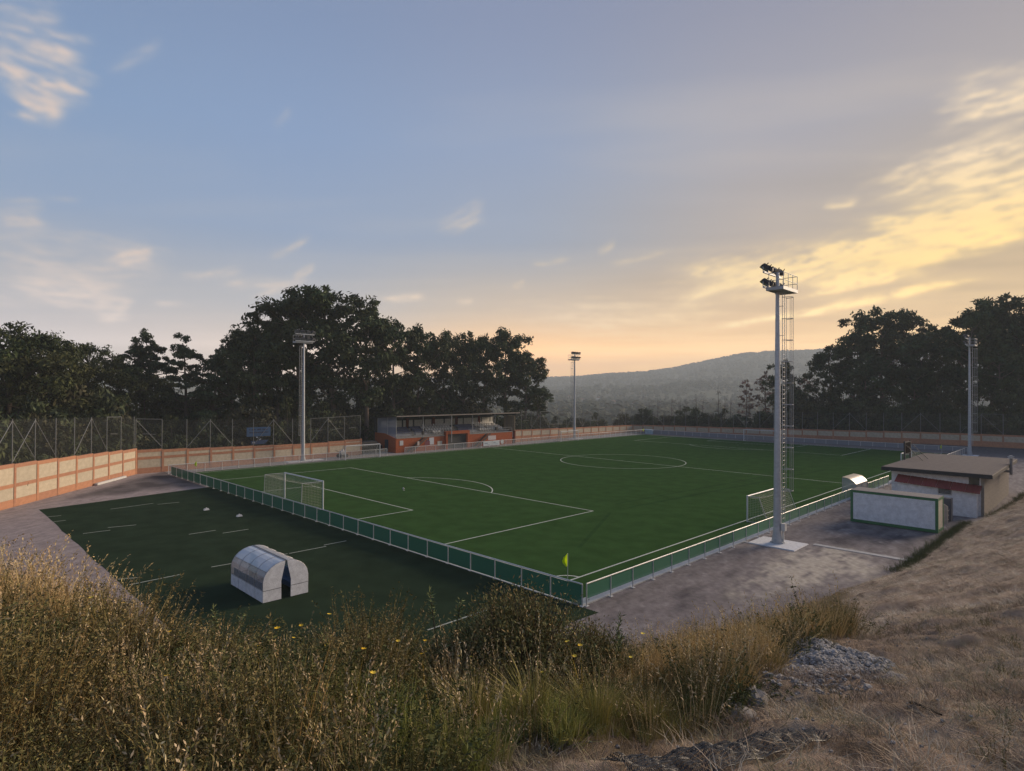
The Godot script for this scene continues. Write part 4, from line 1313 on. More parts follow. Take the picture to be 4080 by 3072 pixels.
	for a in [0.5, 1.2, PI - 1.2, PI - 0.5]: m.tube(Vector3(cos(a) * 0.36, 3.7, 0.42 + sin(a) * 0.62), Vector3(cos(a) * 0.36, 16.75, 0.42 + sin(a) * 0.62), 0.014, 0.014, 4)
	part(ld, "cage_bar", m, dull)
	var far_side := copy(t, "floodlight mast lit pale on its right side in front of the left woods", Vector3(15.4, 0.0, -62.5), "floodlight_mast")
	far_side.rotation.y = PI
	var third := copy(t, "thin distant floodlight mast against the hazy hill", Vector3(78.1, 0.0, -62.8), "floodlight_mast")
	third.rotation.y = PI
	copy(t, "floodlight mast against the tall trees at the right edge", Vector3(99.9, 0.0, 3.9), "floodlight_mast").scale = Vector3(1, 1.06, 1)
	var bx := MB.new()
	bx.span(Vector3(-0.17, 0.95, 0.3), Vector3(0.17, 1.43, 0.56))
	bx.span(Vector3(-0.05, 0.2, 0.36), Vector3(0.05, 0.948, 0.44))
	part(t, "junction_box", bx, plain("box_white", Color(0.66, 0.66, 0.63), 0.5))
	for e in [[Vector3(16.6, 0.0, 4.78), Vector3(2.6, 0.06, 3.1), "square white concrete pad under the near floodlight mast"], [Vector3(15.6, 0.0, -62.4), Vector3(5.5, 0.08, 1.5), "white concrete pad under the left floodlight mast"], [Vector3(78.1, 0.0, -62.6), Vector3(3.0, 0.08, 2.0), "concrete pad under the distant floodlight mast"], [Vector3(99.9, 0.0, 3.9), Vector3(2.6, 0.06, 2.4), "concrete pad under the right floodlight mast"]]:
		m = MB.new()
		var s: Vector3 = e[1]
		m.hexa([Vector3(-s.x, 0, s.z) * 0.5, Vector3(s.x, 0, s.z) * 0.5, Vector3(s.x, 0, -s.z) * 0.5, Vector3(-s.x, 0, -s.z) * 0.5, Vector3(-s.x * 0.485, s.y, s.z * 0.485), Vector3(s.x * 0.485, s.y, s.z * 0.485), Vector3(s.x * 0.485, s.y, -s.z * 0.485), Vector3(-s.x * 0.485, s.y, -s.z * 0.485)])
		var o := part(self, "concrete_pad", m, plain("pad_white", Color(0.80, 0.81, 0.82), 0.9, 0.0, 2.0, 0.7, 0.4))
		o.position = e[0]
		tag(o, e[2], "pad", "mast pads")

# ---------------------------------------------------------------- low fence round the pitch
func low_fence(label: String, pts: Array, net: Material, low: float) -> void:
	var t := thing("pitch_fence", label, "fence", pts[0], "pitch-side fences")
	var o: Vector3 = pts[0]
	var steel := plain("rail_alu", Color(0.74, 0.74, 0.72), 0.4, 0.2, 3.0, 0.7)
	for i in pts.size():
		var p: Vector3 = pts[i] - o
		var m := MB.new()
		m.tube(p, p + Vector3(0, 1.03, 0), 0.032, 0.032, 6)
		m.span(p + Vector3(-0.1, 0, -0.1), p + Vector3(0.1, 0.02, 0.1))
		part(t, "post", m, steel)
		if i < pts.size() - 1:
			var q: Vector3 = pts[i + 1] - o
			m = MB.new()
			m.tube(p + Vector3(0, 1.06, 0), q + Vector3(0, 1.06, 0), 0.038, 0.038, 8)
			part(t, "rail", m, steel)
			m = MB.new()
			var e := (q - p).normalized() * 0.04
			m.quad(p + e + Vector3(0, low, 0), q - e + Vector3(0, low, 0), q - e + Vector3(0, 1.0, 0), p + e + Vector3(0, 1.0, 0))
			part(t, "netting", m, net)

func run(a: Vector3, b: Vector3, step: float) -> Array:
	var n := maxi(1, int(round((b - a).length() / step)))
	var out := []
	for i in n + 1: out.append(a.lerp(b, float(i) / n))
	return out

func build_perimeter() -> void:
	var green := clear("net_green", Color(0.012, 0.125, 0.075), 0.9, 0.85)
	var grey := clear("net_grey", Color(0.30, 0.33, 0.34), 0.34, 0.8)
	var screen := clear("net_screen", Color(0.24, 0.255, 0.28), 0.8, 0.8)
	low_fence("low fence with green netting dividing pitch and training turf", run(Vector3(-2.5, 0.02, 2.98), Vector3(-2.75, 0.02, -59.6), 2.0), green, 0.06)
	low_fence("low fence with green netting along the near touchline up to the dugout", run(Vector3(-2.3, 0.02, 3.08), Vector3(39.0, 0.02, 3.12), 2.0), green, 0.34)
	low_fence("short low fence with green netting between dugout and clubhouse", run(Vector3(44.2, 0.02, 3.12), Vector3(52.2, 0.02, 3.12), 2.0), green, 0.3)
	low_fence("low near-side fence running on behind the clubhouse to the right mast", run(Vector3(54.0, 0.02, 3.12), Vector3(100.6, 0.02, 3.1), 2.07), screen, 0.1)
	low_fence("low fence with grey screen behind the far goal", run(Vector3(103.4, 0.02, 3.1), Vector3(103.4, 0.02, -60.6), 2.05), screen, 0.05)
	low_fence("low see-through fence along the far touchline left of the stand", run(Vector3(-2.7, 0.02, -60.8), Vector3(28.6, 0.02, -60.8), 2.1), grey, 0.05)
	low_fence("low see-through fence along the far touchline from the stand to the far corner", run(Vector3(32.0, 0.02, -60.8), Vector3(103.3, 0.02, -60.8), 2.1), grey, 0.05)

# ---------------------------------------------------------------- goals
func goal(label: String, at: Vector3, wd: float, ht: float, depth: float, turn: float, group: String, stays: bool) -> void:
	# built in the x-y plane, the net running to -z
	var t := thing("football_goal", label, "goal", at, group)
	t.rotation.y = turn
	var paint := plain("goal_white", Color(0.80, 0.82, 0.84), 0.4, 0.0, 2.0, 0.8)
	var grey := plain("goal_stay", Color(0.55, 0.56, 0.57), 0.5, 0.2)
	var string := plain("net_string", Color(0.62, 0.60, 0.52), 0.9, 0.0, 8.0, 2.0)
	var r := 0.06
	for s in [-1, 1]:
		var m := MB.new()
		m.tube(Vector3(s * wd * 0.5, 0, 0), Vector3(s * wd * 0.5, ht + r, 0), r, r, 10)
		part(t, "post", m, paint)
	var b := MB.new()
	b.tube(Vector3(-wd * 0.5, ht, 0), Vector3(wd * 0.5, ht, 0), r, r, 10)
	part(t, "crossbar", b, paint)
	var back_top := 0.95 if stays else 0.55
	b = MB.new()
	for s in [-1, 1]:
		var x: float = s * wd * 0.5
		b.tube(Vector3(x, 0.04, 0), Vector3(x, 0.04, -depth), 0.025, 0.025, 6)
		b.tube(Vector3(x, ht, 0), Vector3(x, ht, -depth * back_top), 0.025, 0.025, 6)
		if stays: b.tube(Vector3(x, ht, -depth * back_top), Vector3(x, 0.04, -depth), 0.025, 0.025, 6)
		else: b.tube(Vector3(x, ht, -depth * 0.55), Vector3(x, 0.04, -depth), 0.025, 0.025, 6)
	b.tube(Vector3(-wd * 0.5, 0.04, -depth), Vector3(wd * 0.5, 0.04, -depth), 0.025, 0.025, 6)
	part(t, "back_frame", b, grey)
	# net strings
	var nm := MB.new()
	var cell := 0.13
	var ring := []   # profile of the net from crossbar back and down
	var n_top := int(depth * back_top / cell)
	for k in n_top + 1:
		var q := float(k) / n_top
		ring.append(Vector2(-depth * back_top * q, ht - 0.16 * sin(q * PI)))
	var n_bk := int(ht / cell)
	for k in range(1, n_bk + 1):
		var q := float(k) / n_bk
		ring.append(Vector2(lerpf(-depth * back_top, -depth, q) + 0.12 * sin(q * PI), lerpf(ht, 0.03, q)))
	var nx := int(wd / cell)
	var w2 := 0.006
	for i in nx + 1:
		var x := lerpf(-wd * 0.5, wd * 0.5, float(i) / nx)
		var sag := 0.10 * sin(PI * i / nx)
		for k in ring.size() - 1:
			var y0: float = ring[k].y - (sag if k <= n_top else 0.0)
			var y1: float = ring[k + 1].y - (sag if k + 1 <= n_top else 0.0)
			nm.quad(Vector3(x - w2, y0, ring[k].x), Vector3(x + w2, y0, ring[k].x), Vector3(x + w2, y1, ring[k + 1].x), Vector3(x - w2, y1, ring[k + 1].x))
	for k in range(1, ring.size()):
		var p: Vector2 = ring[k]
		for j in 6:
			var x0 := lerpf(-wd * 0.5, wd * 0.5, j / 6.0)
			var x1 := lerpf(-wd * 0.5, wd * 0.5, (j + 1) / 6.0)
			var s0 := (0.10 * sin(PI * j / 6.0)) if k <= n_top else 0.0
			var s1 := (0.10 * sin(PI * (j + 1) / 6.0)) if k <= n_top else 0.0
			var th := Vector3(0, w2, 0) if k > n_top else Vector3(0, 0, w2)
			nm.quad(Vector3(x0, p.y - s0, p.x) - th, Vector3(x1, p.y - s1, p.x) - th, Vector3(x1, p.y - s1, p.x) + th, Vector3(x0, p.y - s0, p.x) + th)
	for s in [-1, 1]:
		var x: float = s * wd * 0.5
		var nd := int(depth / cell)
		for k in nd:
			var z := -depth * k / nd
			var top := ht if -z < depth * back_top else ht * (depth + z) / (depth * (1.0 - back_top) + 0.001)
			nm.quad(Vector3(x, 0.03, z - w2), Vector3(x, 0.03, z + w2), Vector3(x, minf(top, ht), z + w2), Vector3(x, minf(top, ht), z - w2))
		for k in n_bk:
			var y := ht * k / n_bk
			var zb := lerpf(-depth, -depth * back_top, y / ht)
			nm.quad(Vector3(x, y - w2, 0), Vector3(x, y - w2, zb), Vector3(x, y + w2, zb), Vector3(x, y + w2, 0))
	part(t, "net", nm, string)

func build_goals() -> void:
	goal("full-size white goal with net on the near goal line", Vector3(0.02, 0.02, MID), 7.44, 2.44, 2.0, PI * 0.5, "full-size goals", true)
	goal("full-size white goal at the far end of the pitch", Vector3(LEN - 0.02, 0.02, MID), 7.44, 2.44, 2.0, -PI * 0.5, "full-size goals", true)
	goal("small white goal with sagging net right beside the near mast", Vector3(24.9, 0.02, 0.35), 6.1, 2.04, 1.7, PI, "small training goals", false)
	goal("small white goal partly hidden behind the clubhouse roof", Vector3(73.7, 0.02, 0.35), 6.0, 2.04, 1.7, PI, "small training goals", false)
	goal("small white goal at the far touchline left of the stand", Vector3(23.5, 0.02, -59.5), 5.9, 2.04, 1.2, 0.0, "small training goals", false)
	goal("small white goal at the far touchline by the distant mast", Vector3(72.6, 0.02, -59.6), 5.6, 2.04, 1.1, 0.0, "small training goals", false)

# ---------------------------------------------------------------- small things
func build_small_things() -> void:
	var pole := plain("flag_pole", Color(0.6, 0.6, 0.56), 0.5)
	var lime := plain("flag_lime", Color(0.74, 0.92, 0.03), 0.7)
	lime.backlight_enabled = true
	lime.backlight = Color(0.9, 0.95, 0.3)
	var m := MB.new()
	var t := thing("corner_flag", "lime corner flag at the nearest corner of the pitch", "flag", Vector3(0, 0.02, 0), "corner flags")
	m.tube(Vector3.ZERO, Vector3(0, 1.5, 0), 0.02, 0.018, 8)
	part(t, "pole", m, pole)
	m = MB.new()
	for k in 4:   # limp cloth hanging from the top of the pole
		var y0 := 1.49 - k * 0.17
		var y1 := y0 - 0.17
		var w0: float = [0.04, 0.22, 0.30, 0.26, 0.07][k]
		var w1: float = [0.04, 0.22, 0.30, 0.26, 0.07][k + 1]
		var a := Vector3(-0.70, 0, -0.71)
		var f := Vector3(0.3, 0, -0.3)
		m.quad(Vector3(0, y1, 0), Vector3(0, y0, 0), Vector3(0, y0, 0) + a * w0 * 0.5 + f * w0, Vector3(0, y1 - 0.02, 0) + a * w1 * 0.5 + f * w1)
		m.quad(Vector3(0, y1 - 0.02, 0) + a * w1 * 0.5 + f * w1, Vector3(0, y0, 0) + a * w0 * 0.5 + f * w0, Vector3(0, y0 - 0.03, 0) + a * w0, Vector3(0, y1 - 0.05, 0) + a * w1)
	part(t, "cloth", m, lime)
	copy(t, "lime corner flag at the left corner beyond the green fence", Vector3(0.0, 0.02, -59.2), "corner_flag")
	copy(t, "lime corner flag at the farthest corner of the pitch", Vector3(100.2, 0.02, -59.3), "corner_flag")
	copy(t, "lime corner flag by the right floodlight mast", Vector3(LEN, 0.02, 0.0), "corner_flag")
	# ball
	m = MB.new()
	var sp := SphereMesh.new()
	sp.radius = 0.11; sp.height = 0.22; sp.radial_segments = 20; sp.rings = 12
	var bt := thing("football", "small white football lying in the near penalty area", "ball", Vector3(11.2, 0.125, -31.4))
	part(bt, "cover", sp, plain("ball_white", Color(0.74, 0.74, 0.72), 0.5))
	for k in 9:
		var d := Vector3(rng.randfn(), rng.randfn(), rng.randfn()).normalized()
		var e := d.cross(Vector3.UP).normalized()
		m = MB.new()
		m.tube(d * 0.104, d * 0.1115, 0.034, 0.03, 5)
		part(bt, "patch", m, plain("ball_dark", Color(0.05, 0.05, 0.05), 0.5))
	# two white foot blocks left on the training turf
	for e in [[-7.2, -34.0, "white plastic marker block lying farther out on the training turf"], [-6.2, -29.4, "white plastic marker block on the training turf nearer the green fence"]]:
		m = MB.new()
		m.hexa([Vector3(-0.22, 0, 0.14), Vector3(0.22, 0, 0.14), Vector3(0.22, 0, -0.14), Vector3(-0.22, 0, -0.14), Vector3(-0.16, 0.13, 0.09), Vector3(0.16, 0.13, 0.09), Vector3(0.16, 0.13, -0.09), Vector3(-0.16, 0.13, -0.09)])
		m.tube(Vector3(0, 0.13, 0), Vector3(0, 0.2, 0), 0.06, 0.05, 8)
		var o := part(self, "marker_block", m, plain("marker_white", Color(0.74, 0.75, 0.75), 0.5))
		o.position = Vector3(e[0], 0.02, e[1])
		tag(o, e[2], "marker", "marker blocks")
	# blue sponsor board behind the fence
	t = thing("sponsor_board", "torn blue sponsor board hung on the fence left of the mast", "board", Vector3(9.97, 0, -65.0))
	m = MB.new()
	m.span(Vector3(-1.68, 3.74, 0), Vector3(1.68, 5.04, 0.05))
	part(t, "panel", m, plain("board_blue", Color(0.03, 0.11, 0.26), 0.6, 0.0, 2.0, 0.9))
	m = MB.new()
	m.hexa([Vector3(-1.0, 2.62, 0.05), Vector3(0.9, 2.62, 0.05), Vector3(0.9, 2.62, 0), Vector3(-1.0, 2.62, 0), Vector3(-1.15, 3.1, 0.05), Vector3(1.4, 3.2, 0.05), Vector3(1.4, 3.2, 0), Vector3(-1.15, 3.1, 0)])
	part(t, "lower_panel", m, plain("board_navy", Color(0.03, 0.07, 0.17), 0.6, 0.0, 2.0, 0.9))
	for row in [[4.62, 0.20], [4.20, 0.22]]:   # weathered lettering, no longer legible
		var x := -1.3
		while x < 1.25:
			var wd := rng.randf_range(0.07, 0.2)
			m = MB.new()
			m.span(Vector3(x, row[0], 0.052), Vector3(minf(x + wd, 1.5), row[0] + row[1] * rng.randf_range(0.7, 1.0), 0.058))
			part(t, "letter", m, plain("letter_navy", Color(0.008, 0.015, 0.05), 0.6))
			x += wd + (0.05 if rng.randf() < 0.8 else 0.22)
	m = MB.new()
	for s in [[-0.25, 3.62, -0.1], [0.2, 3.3, 0.35]]: m.box(Vector3(s[0], s[1], 0.07), Vector3(0.3, 0.16, 0.02), Basis(Vector3.BACK, s[2]))
	m.box(Vector3(-0.75, 2.9, 0.07), Vector3(0.34, 0.2, 0.02), Basis(Vector3.BACK, 0.1))
	part(t, "torn_patch", m, plain("torn_white", Color(0.45, 0.50, 0.56), 0.7))
	# banners on the far fence
	for e in [[49.2, 51.35, "left white banner tied to the far fence below the stand"], [51.4, 53.3, "right white banner tied to the far fence below the stand"]]:
		m = MB.new()
		m.span(Vector3(0, 0.25, 0), Vector3(e[1] - e[0], 1.06, 0.02))
		var bn := thing("banner", e[2], "banner", Vector3(e[0], 0.02, -60.72), "white banners on the far fence")
		part(bn, "sheet", m, plain("banner_white", Color(0.66, 0.73, 0.76), 0.7, 0.0, 1.5, 0.8))
		m = MB.new()
		m.span(Vector3(0.3, 0.6, 0.021), Vector3(e[1] - e[0] - 1.0, 0.78, 0.025)); m.span(Vector3(0.9, 0.42, 0.021), Vector3(e[1] - e[0] - 0.5, 0.5, 0.025))
		part(bn, "print", m, plain("banner_print", Color(0.34, 0.42, 0.50), 0.7))
		m = MB.new()
		for x in [0.03, e[1] - e[0] - 0.03]: m.tube(Vector3(x, 1.0, -0.05), Vector3(x, 1.1, 0.03), 0.01, 0.01, 5)
		part(bn, "tie", m, pole)
	t = thing("round_sign", "round white sign on the far fence right of the banners", "sign", Vector3(54.0, 0.8, -60.72))
	m = MB.new()
	m.tube(Vector3(0, 0, -0.02), Vector3(0, 0, 0.02), 0.42, 0.42, 24)
	part(t, "disc", m, plain("sign_white", Color(0.70, 0.74, 0.74), 0.6))
	m = MB.new()
	for k in 20:
		var a := TAU * k / 20.0
		var b := TAU * (k + 1) / 20.0
		m.quad(Vector3(cos(a) * 0.33, sin(a) * 0.33, 0.024), Vector3(cos(b) * 0.33, sin(b) * 0.33, 0.024), Vector3(cos(b) * 0.37, sin(b) * 0.37, 0.024), Vector3(cos(a) * 0.37, sin(a) * 0.37, 0.024))
	part(t, "ring", m, plain("sign_ring", Color(0.3, 0.34, 0.38), 0.6))
	# pale blue box by the far corner
	t = thing("storage_box", "pale blue box by the fence at the far corner", "box", Vector3(102.7, 0.02, -59.4))
	m = MB.new()
	m.span(Vector3(-0.4, 0.03, -0.9), Vector3(0.4, 1.0, 0.9))
	part(t, "body", m, plain("box_blue", Color(0.42, 0.58, 0.68), 0.6))
	m = MB.new()
	m.hexa([Vector3(-0.45, 1.003, 0.95), Vector3(0.45, 1.003, 0.95), Vector3(0.45, 1.003, -0.95), Vector3(-0.45, 1.003, -0.95), Vector3(-0.42, 1.1, 0.92), Vector3(0.42, 1.1, 0.92), Vector3(0.42, 1.18, -0.92), Vector3(-0.42, 1.18, -0.92)])
	part(t, "lid", m, plain("box_lid", Color(0.5, 0.62, 0.7), 0.6))
	# parked dark van and a marking cart left of the stand
	t = thing("parked_van", "dark navy van parked between the wall and the stand", "van", Vector3(28.9, 0.01, -66.6))
	m = MB.new()
	m.hexa([Vector3(-2.3, 0.35, 0.85), Vector3(2.1, 0.35, 0.85), Vector3(2.1, 0.35, -0.85), Vector3(-2.3, 0.35, -0.85), Vector3(-2.3, 1.15, 0.85), Vector3(2.1, 1.15, 0.85), Vector3(2.1, 1.15, -0.85), Vector3(-2.3, 1.15, -0.85)])
	m.hexa([Vector3(-2.25, 1.153, 0.83), Vector3(1.9, 1.153, 0.83), Vector3(1.9, 1.153, -0.83), Vector3(-2.25, 1.153, -0.83), Vector3(-2.1, 2.0, 0.72), Vector3(0.9, 2.0, 0.72), Vector3(0.9, 2.0, -0.72), Vector3(-2.1, 2.0, -0.72)])
	part(t, "body", m, plain("van_navy", Color(0.02, 0.025, 0.04), 0.25, 0.1))
	m = MB.new()
	m.quad(Vector3(-1.9, 1.3, 0.80), Vector3(1.3, 1.3, 0.80), Vector3(0.85, 1.85, 0.755), Vector3(-1.9, 1.85, 0.755))
	part(t, "side_window", m, plain("van_glass", Color(0.03, 0.035, 0.04), 0.08))
	for x in [-1.5, 1.35]:
		for z in [-0.8, 0.8]:
			m = MB.new()
			m.tube(Vector3(x, 0.33, z - 0.1), Vector3(x, 0.33, z + 0.1), 0.33, 0.33, 16)
			part(t, "wheel", m, plain("tyre", Color(0.02, 0.02, 0.02), 0.8))
	for z in [-0.6, 0.6]:
		m = MB.new()
		m.span(Vector3(2.102, 0.75, z - 0.15), Vector3(2.13, 0.95, z + 0.15))
		part(t, "headlight", m, plain("lamp_clear", Color(0.6, 0.6, 0.58), 0.1))
	t = thing("line_marking_cart", "white and black line-marking cart parked at the broken end of the wall", "cart", Vector3(22.0, 0.01, -63.0))
	m = MB.new()
	m.span(Vector3(-0.35, 0.45, -0.3), Vector3(0.45, 1.05, 0.3)); m.tube(Vector3(0.05, 1.05, 0), Vector3(0.05, 1.25, 0), 0.2, 0.16, 12)
	part(t, "tank", m, plain("cart_white", Color(0.7, 0.7, 0.68), 0.5))
	for x in [-0.5, 0.5]:
		for z in [-0.35, 0.35]:
			m = MB.new()
			m.tube(Vector3(x, 0.28, z - 0.06), Vector3(x, 0.28, z + 0.06), 0.28, 0.28, 14)
			part(t, "wheel", m, mats["tyre"])
	m = MB.new()
	m.tube(Vector3(-0.5, 0.3, 0), Vector3(0.5, 0.3, 0), 0.04, 0.04, 6); m.pipe([Vector3(-0.4, 0.6, 0.2), Vector3(-0.9, 1.1, 0.2), Vector3(-1.15, 1.15, 0.2)], 0.025, 0.025); m.pipe([Vector3(-0.4, 0.6, -0.2), Vector3(-0.9, 1.1, -0.2), Vector3(-1.15, 1.15, -0.2)], 0.025, 0.025)
	part(t, "frame", m, plain("cart_frame", Color(0.05, 0.05, 0.05), 0.5, 0.4))

# ---------------------------------------------------------------- trees
# x, z, height, kind (e eucalyptus, p pine, b broadleaf, r russet), spread
const TREES := [
	[-20.1, -78.4, 18.2, "b", 1],
	[-17.2, -69.8, 18.4, "b", 1.15],
	[-14.6, -70.0, 17.4, "b", 1],
	[-10.8, -77.5, 15.7, "b", 1],
	[-6.9, -82.1, 17.2, "b", 1],
	[-3.5, -84.3, 15.7, "b", 1],
	[0.0, -87.9, 19.4, "p", 1],
	[3.6, -88.6, 20.3, "p", 1],
	[6.1, -83.2, 19.8, "p", 1],
	[9.1, -81.7, 18.0, "p", 1],
	[12.5, -81.1, 19.0, "e", 0.9],
	[15.6, -80.8, 22.6, "e", 1],
	[19.7, -80.9, 24.2, "e", 1.1],
	[23.5, -80.0, 28.4, "e", 1.25],
	[28.6, -77.7, 29.1, "e", 1.3],
	[33.8, -75.3, 27.0, "e", 1.1],
	[41.2, -77.8, 24.1, "e", 1],
	[47.1, -77.6, 23.9, "e", 1],
	[53.5, -78.2, 23.1, "e", 0.9],
	[59.1, -78.2, 23.5, "e", 0.9],
	[64.8, -78.2, 22.9, "e", 1],
	[71.2, -77.4, 24.8, "e", 1.1],
	[75.9, -75.5, 19.9, "e", 1.1],
	[78.7, -74.2, 11.1, "e", 1.0],
	[129.6, -47.1, 14.3, "r", 0.8],
	[135.1, -44.5, 16.6, "r", 0.9],
	[130.3, -38.0, 18.7, "e", 0.8],
	[138.6, -35.3, 15.7, "r", 0.8],
	[128.1, -33.2, 11.2, "e", 0.8],
	[134.5, -28.1, 22.4, "e", 1],
	[136.0, -23.8, 25.6, "e", 1],
	[138.7, -18.2, 30.9, "e", 1.3],
	[145.2, -14.6, 31.0, "e", 1.2],
	[143.9, -10.1, 24.2, "e", 1.1],
	[144.0, -7.3, 16.9, "e", 1],
	[129.2, -19.2, 17.6, "e", 1],
	[134.7, -10.9, 16.5, "e", 1],
	[133.4, -0.9, 28.5, "e", 1],
	[139.6, 2.5, 31.0, "e", 1.1],
	[141.1, 6.8, 32.1, "e", 1.2],
	[131.1, 5.3, 20.6, "e", 1],
	[141.7, 10.3, 28.7, "e", 1.1],
	[142.4, 13.8, 26.6, "e", 1.1]]

func leaf_clump(m: MB, o: Vector3, r: float, squash: float, count: int, size: float, c: Color, droop: float) -> void:
	var lobes := []
	for k in 8:
		var d := Vector3(rng.randfn(), rng.randfn() * 0.8 + 0.25, rng.randfn()).normalized()
		lobes.append([o + Vector3(d.x, d.y * squash, d.z) * r * rng.randf_range(0.45, 0.8), r * rng.randf_range(0.30, 0.52), rng.randf_range(0.68, 1.32)])
	for k in count:
		var lb: Array = lobes[k % 8]
		var d := Vector3(rng.randfn(), rng.randfn(), rng.randfn()).normalized()
		var p: Vector3 = lb[0] + Vector3(d.x, d.y * squash, d.z) * lb[1] * pow(rng.randf(), 0.4) * 1.05
		var nn := (d + Vector3(rng.randfn(), rng.randfn() + 0.5, rng.randfn()) * 0.7).normalized()
		var al := nn.cross(Vector3(rng.randfn(), rng.randfn() * 0.5, rng.randfn())).normalized()
		al.y -= droop
		al = al.normalized() * size * rng.randf_range(0.65, 1.35)
		var sd := nn.cross(al).normalized() * size * rng.randf_range(0.30, 0.5)
		var sh: float = lb[2] * rng.randf_range(0.8, 1.2)
		m.col = Color(c.r * sh, c.g * sh, c.b * sh * rng.randf_range(0.85, 1.15))
		m.leaf(p - al * 0.5, al, sd)

func tree_shape(kind: String, sd: int) -> Array:   # meshes of a tree 20 m tall
	rng.seed = sd
	var wood := MB.new()
	var crown := MB.new()
	wood.col = Color(1, 1, 1)
	var h := 20.0
	var lean := Vector3(rng.randfn() * 0.7, 0, rng.randfn() * 0.7)
	var spine := []
	for k in 8:
		var q := k / 7.0
		spine.append(Vector3(0, h * 0.9 * q, 0) + lean * q * q + Vector3(rng.randfn(), 0, rng.randfn()) * 0.16 * q)
	var at := func(q: float) -> Vector3:
		var f := clampf(q / 0.9, 0.0, 0.999) * 7.0
		return spine[int(f)].lerp(spine[int(f) + 1], f - int(f))
	wood.pipe(spine, 0.36 if kind != "b" else 0.42, 0.06, 8)
	var nb := 19
	var f0 := 0.30
	var c := Color(0.048, 0.066, 0.030)
	var cr := 2.05
	var count := 270
	var size := 0.62
	var squash := 0.75
	var reach := 0.23
	var droop := 0.35
	if kind == "p":
		c = Color(0.045, 0.066, 0.034); nb = 24; f0 = 0.34; cr = 1.5; squash = 0.5; reach = 0.19; droop = 0.0; size = 0.5
	elif kind == "b":
		c = Color(0.050, 0.062, 0.027); nb = 30; f0 = 0.12; cr = 2.1; squash = 0.8; reach = 0.30; droop = 0.1; size = 0.55; count = 210
	elif kind == "r":
		c = Color(0.13, 0.085, 0.068); nb = 20; f0 = 0.22; cr = 1.4; reach = 0.15; count = 90; size = 0.5
	for k in nb:
		var q := lerpf(f0, 0.96, (k + rng.randf() * 0.7) / nb)
		var a := k * 2.399 + rng.randf_range(-0.4, 0.4)
		var s: Vector3 = at.call(q * 0.9)
		var shape := sin(PI * pow((q - f0) / (1.02 - f0), 0.8)) * 0.85 + 0.28
		if kind == "p": shape = (1.05 - q) * 1.15 + 0.25
		var l := h * reach * shape * rng.randf_range(0.65, 1.25)
		var up := rng.randf_range(0.25, 0.95) if kind != "p" else rng.randf_range(0.0, 0.35)
		var d := Vector3(cos(a), up, sin(a)).normalized()
		var e := s + d * l
		var mid := s.lerp(e, 0.5) + Vector3(rng.randfn(), -0.15, rng.randfn()) * l * 0.07
		wood.pipe([s, mid, e], 0.14 * (1.15 - q) + 0.035, 0.025, 5)
		var tone := rng.randf_range(0.7, 1.3)
		var cc := Color(c.r * tone * rng.randf_range(0.9, 1.2), c.g * tone, c.b * tone)
		leaf_clump(crown, e, cr * rng.randf_range(0.65, 1.15), squash, count, size, cc, droop)
		if l > 3.0: leaf_clump(crown, mid + Vector3(rng.randfn(), 0.5, rng.randfn()) * 0.6, cr * rng.randf_range(0.45, 0.8), squash, int(count * 0.5), size, cc, droop)
		if rng.randf() < 0.6:
			var side := e + Vector3(rng.randf_range(-1.0, 1.0), rng.randf_range(-0.6, 0.6), rng.randf_range(-1.0, 1.0)) * 1.7
			wood.pipe([mid, side], 0.05, 0.02, 4)
			leaf_clump(crown, side, cr * rng.randf_range(0.4, 0.7), squash, int(count * 0.45), size, cc, droop)
	leaf_clump(crown, at.call(0.9) + Vector3(0, 0.7, 0), cr * 0.8, 0.9, count, size, c, droop)
	return [wood.mesh(), crown.mesh()]

func shrub_shape(sd: int, c: Color) -> Array:   # meshes of a bush 6 m tall, 6 m wide
	rng.seed = sd
	var wood := MB.new()
	var crown := MB.new()
	for k in 15:
		var a := rng.randf() * TAU
		var r := sqrt(rng.randf()) * 2.2
		var e := Vector3(cos(a) * r, 0, sin(a) * r)
		e.y = rng.randf_range(0.6, 1.0) * (5.0 - r * r * 0.55)
		wood.pipe([Vector3(e.x * 0.15, 0, e.z * 0.15), e * 0.55 + Vector3(rng.randfn(), 0, rng.randfn()) * 0.2, e], 0.09, 0.02, 5)
		var tone := rng.randf_range(0.65, 1.35)
		leaf_clump(crown, e, rng.randf_range(0.8, 1.35), 0.85, 150, 0.42, Color(c.r * tone, c.g * tone, c.b * tone), 0.1)
		leaf_clump(crown, e * Vector3(1.1, 0.45, 1.1), rng.randf_range(0.9, 1.4), 0.8, 110, 0.42, Color(c.r * tone, c.g * tone, c.b * tone), 0.1)
	return [wood.mesh(), crown.mesh()]

func plant(base: String, label: String, category: String, group: String, shape: Array, at: Vector3, sc: Vector3, turn: float, bark: Material, foliage: Material) -> void:
	var t := thing(base, label, category, at, group)
	t.rotation.y = turn
	t.scale = sc
	part(t, "trunk", shape[0], bark)
	part(t, "crown", shape[1], foliage)

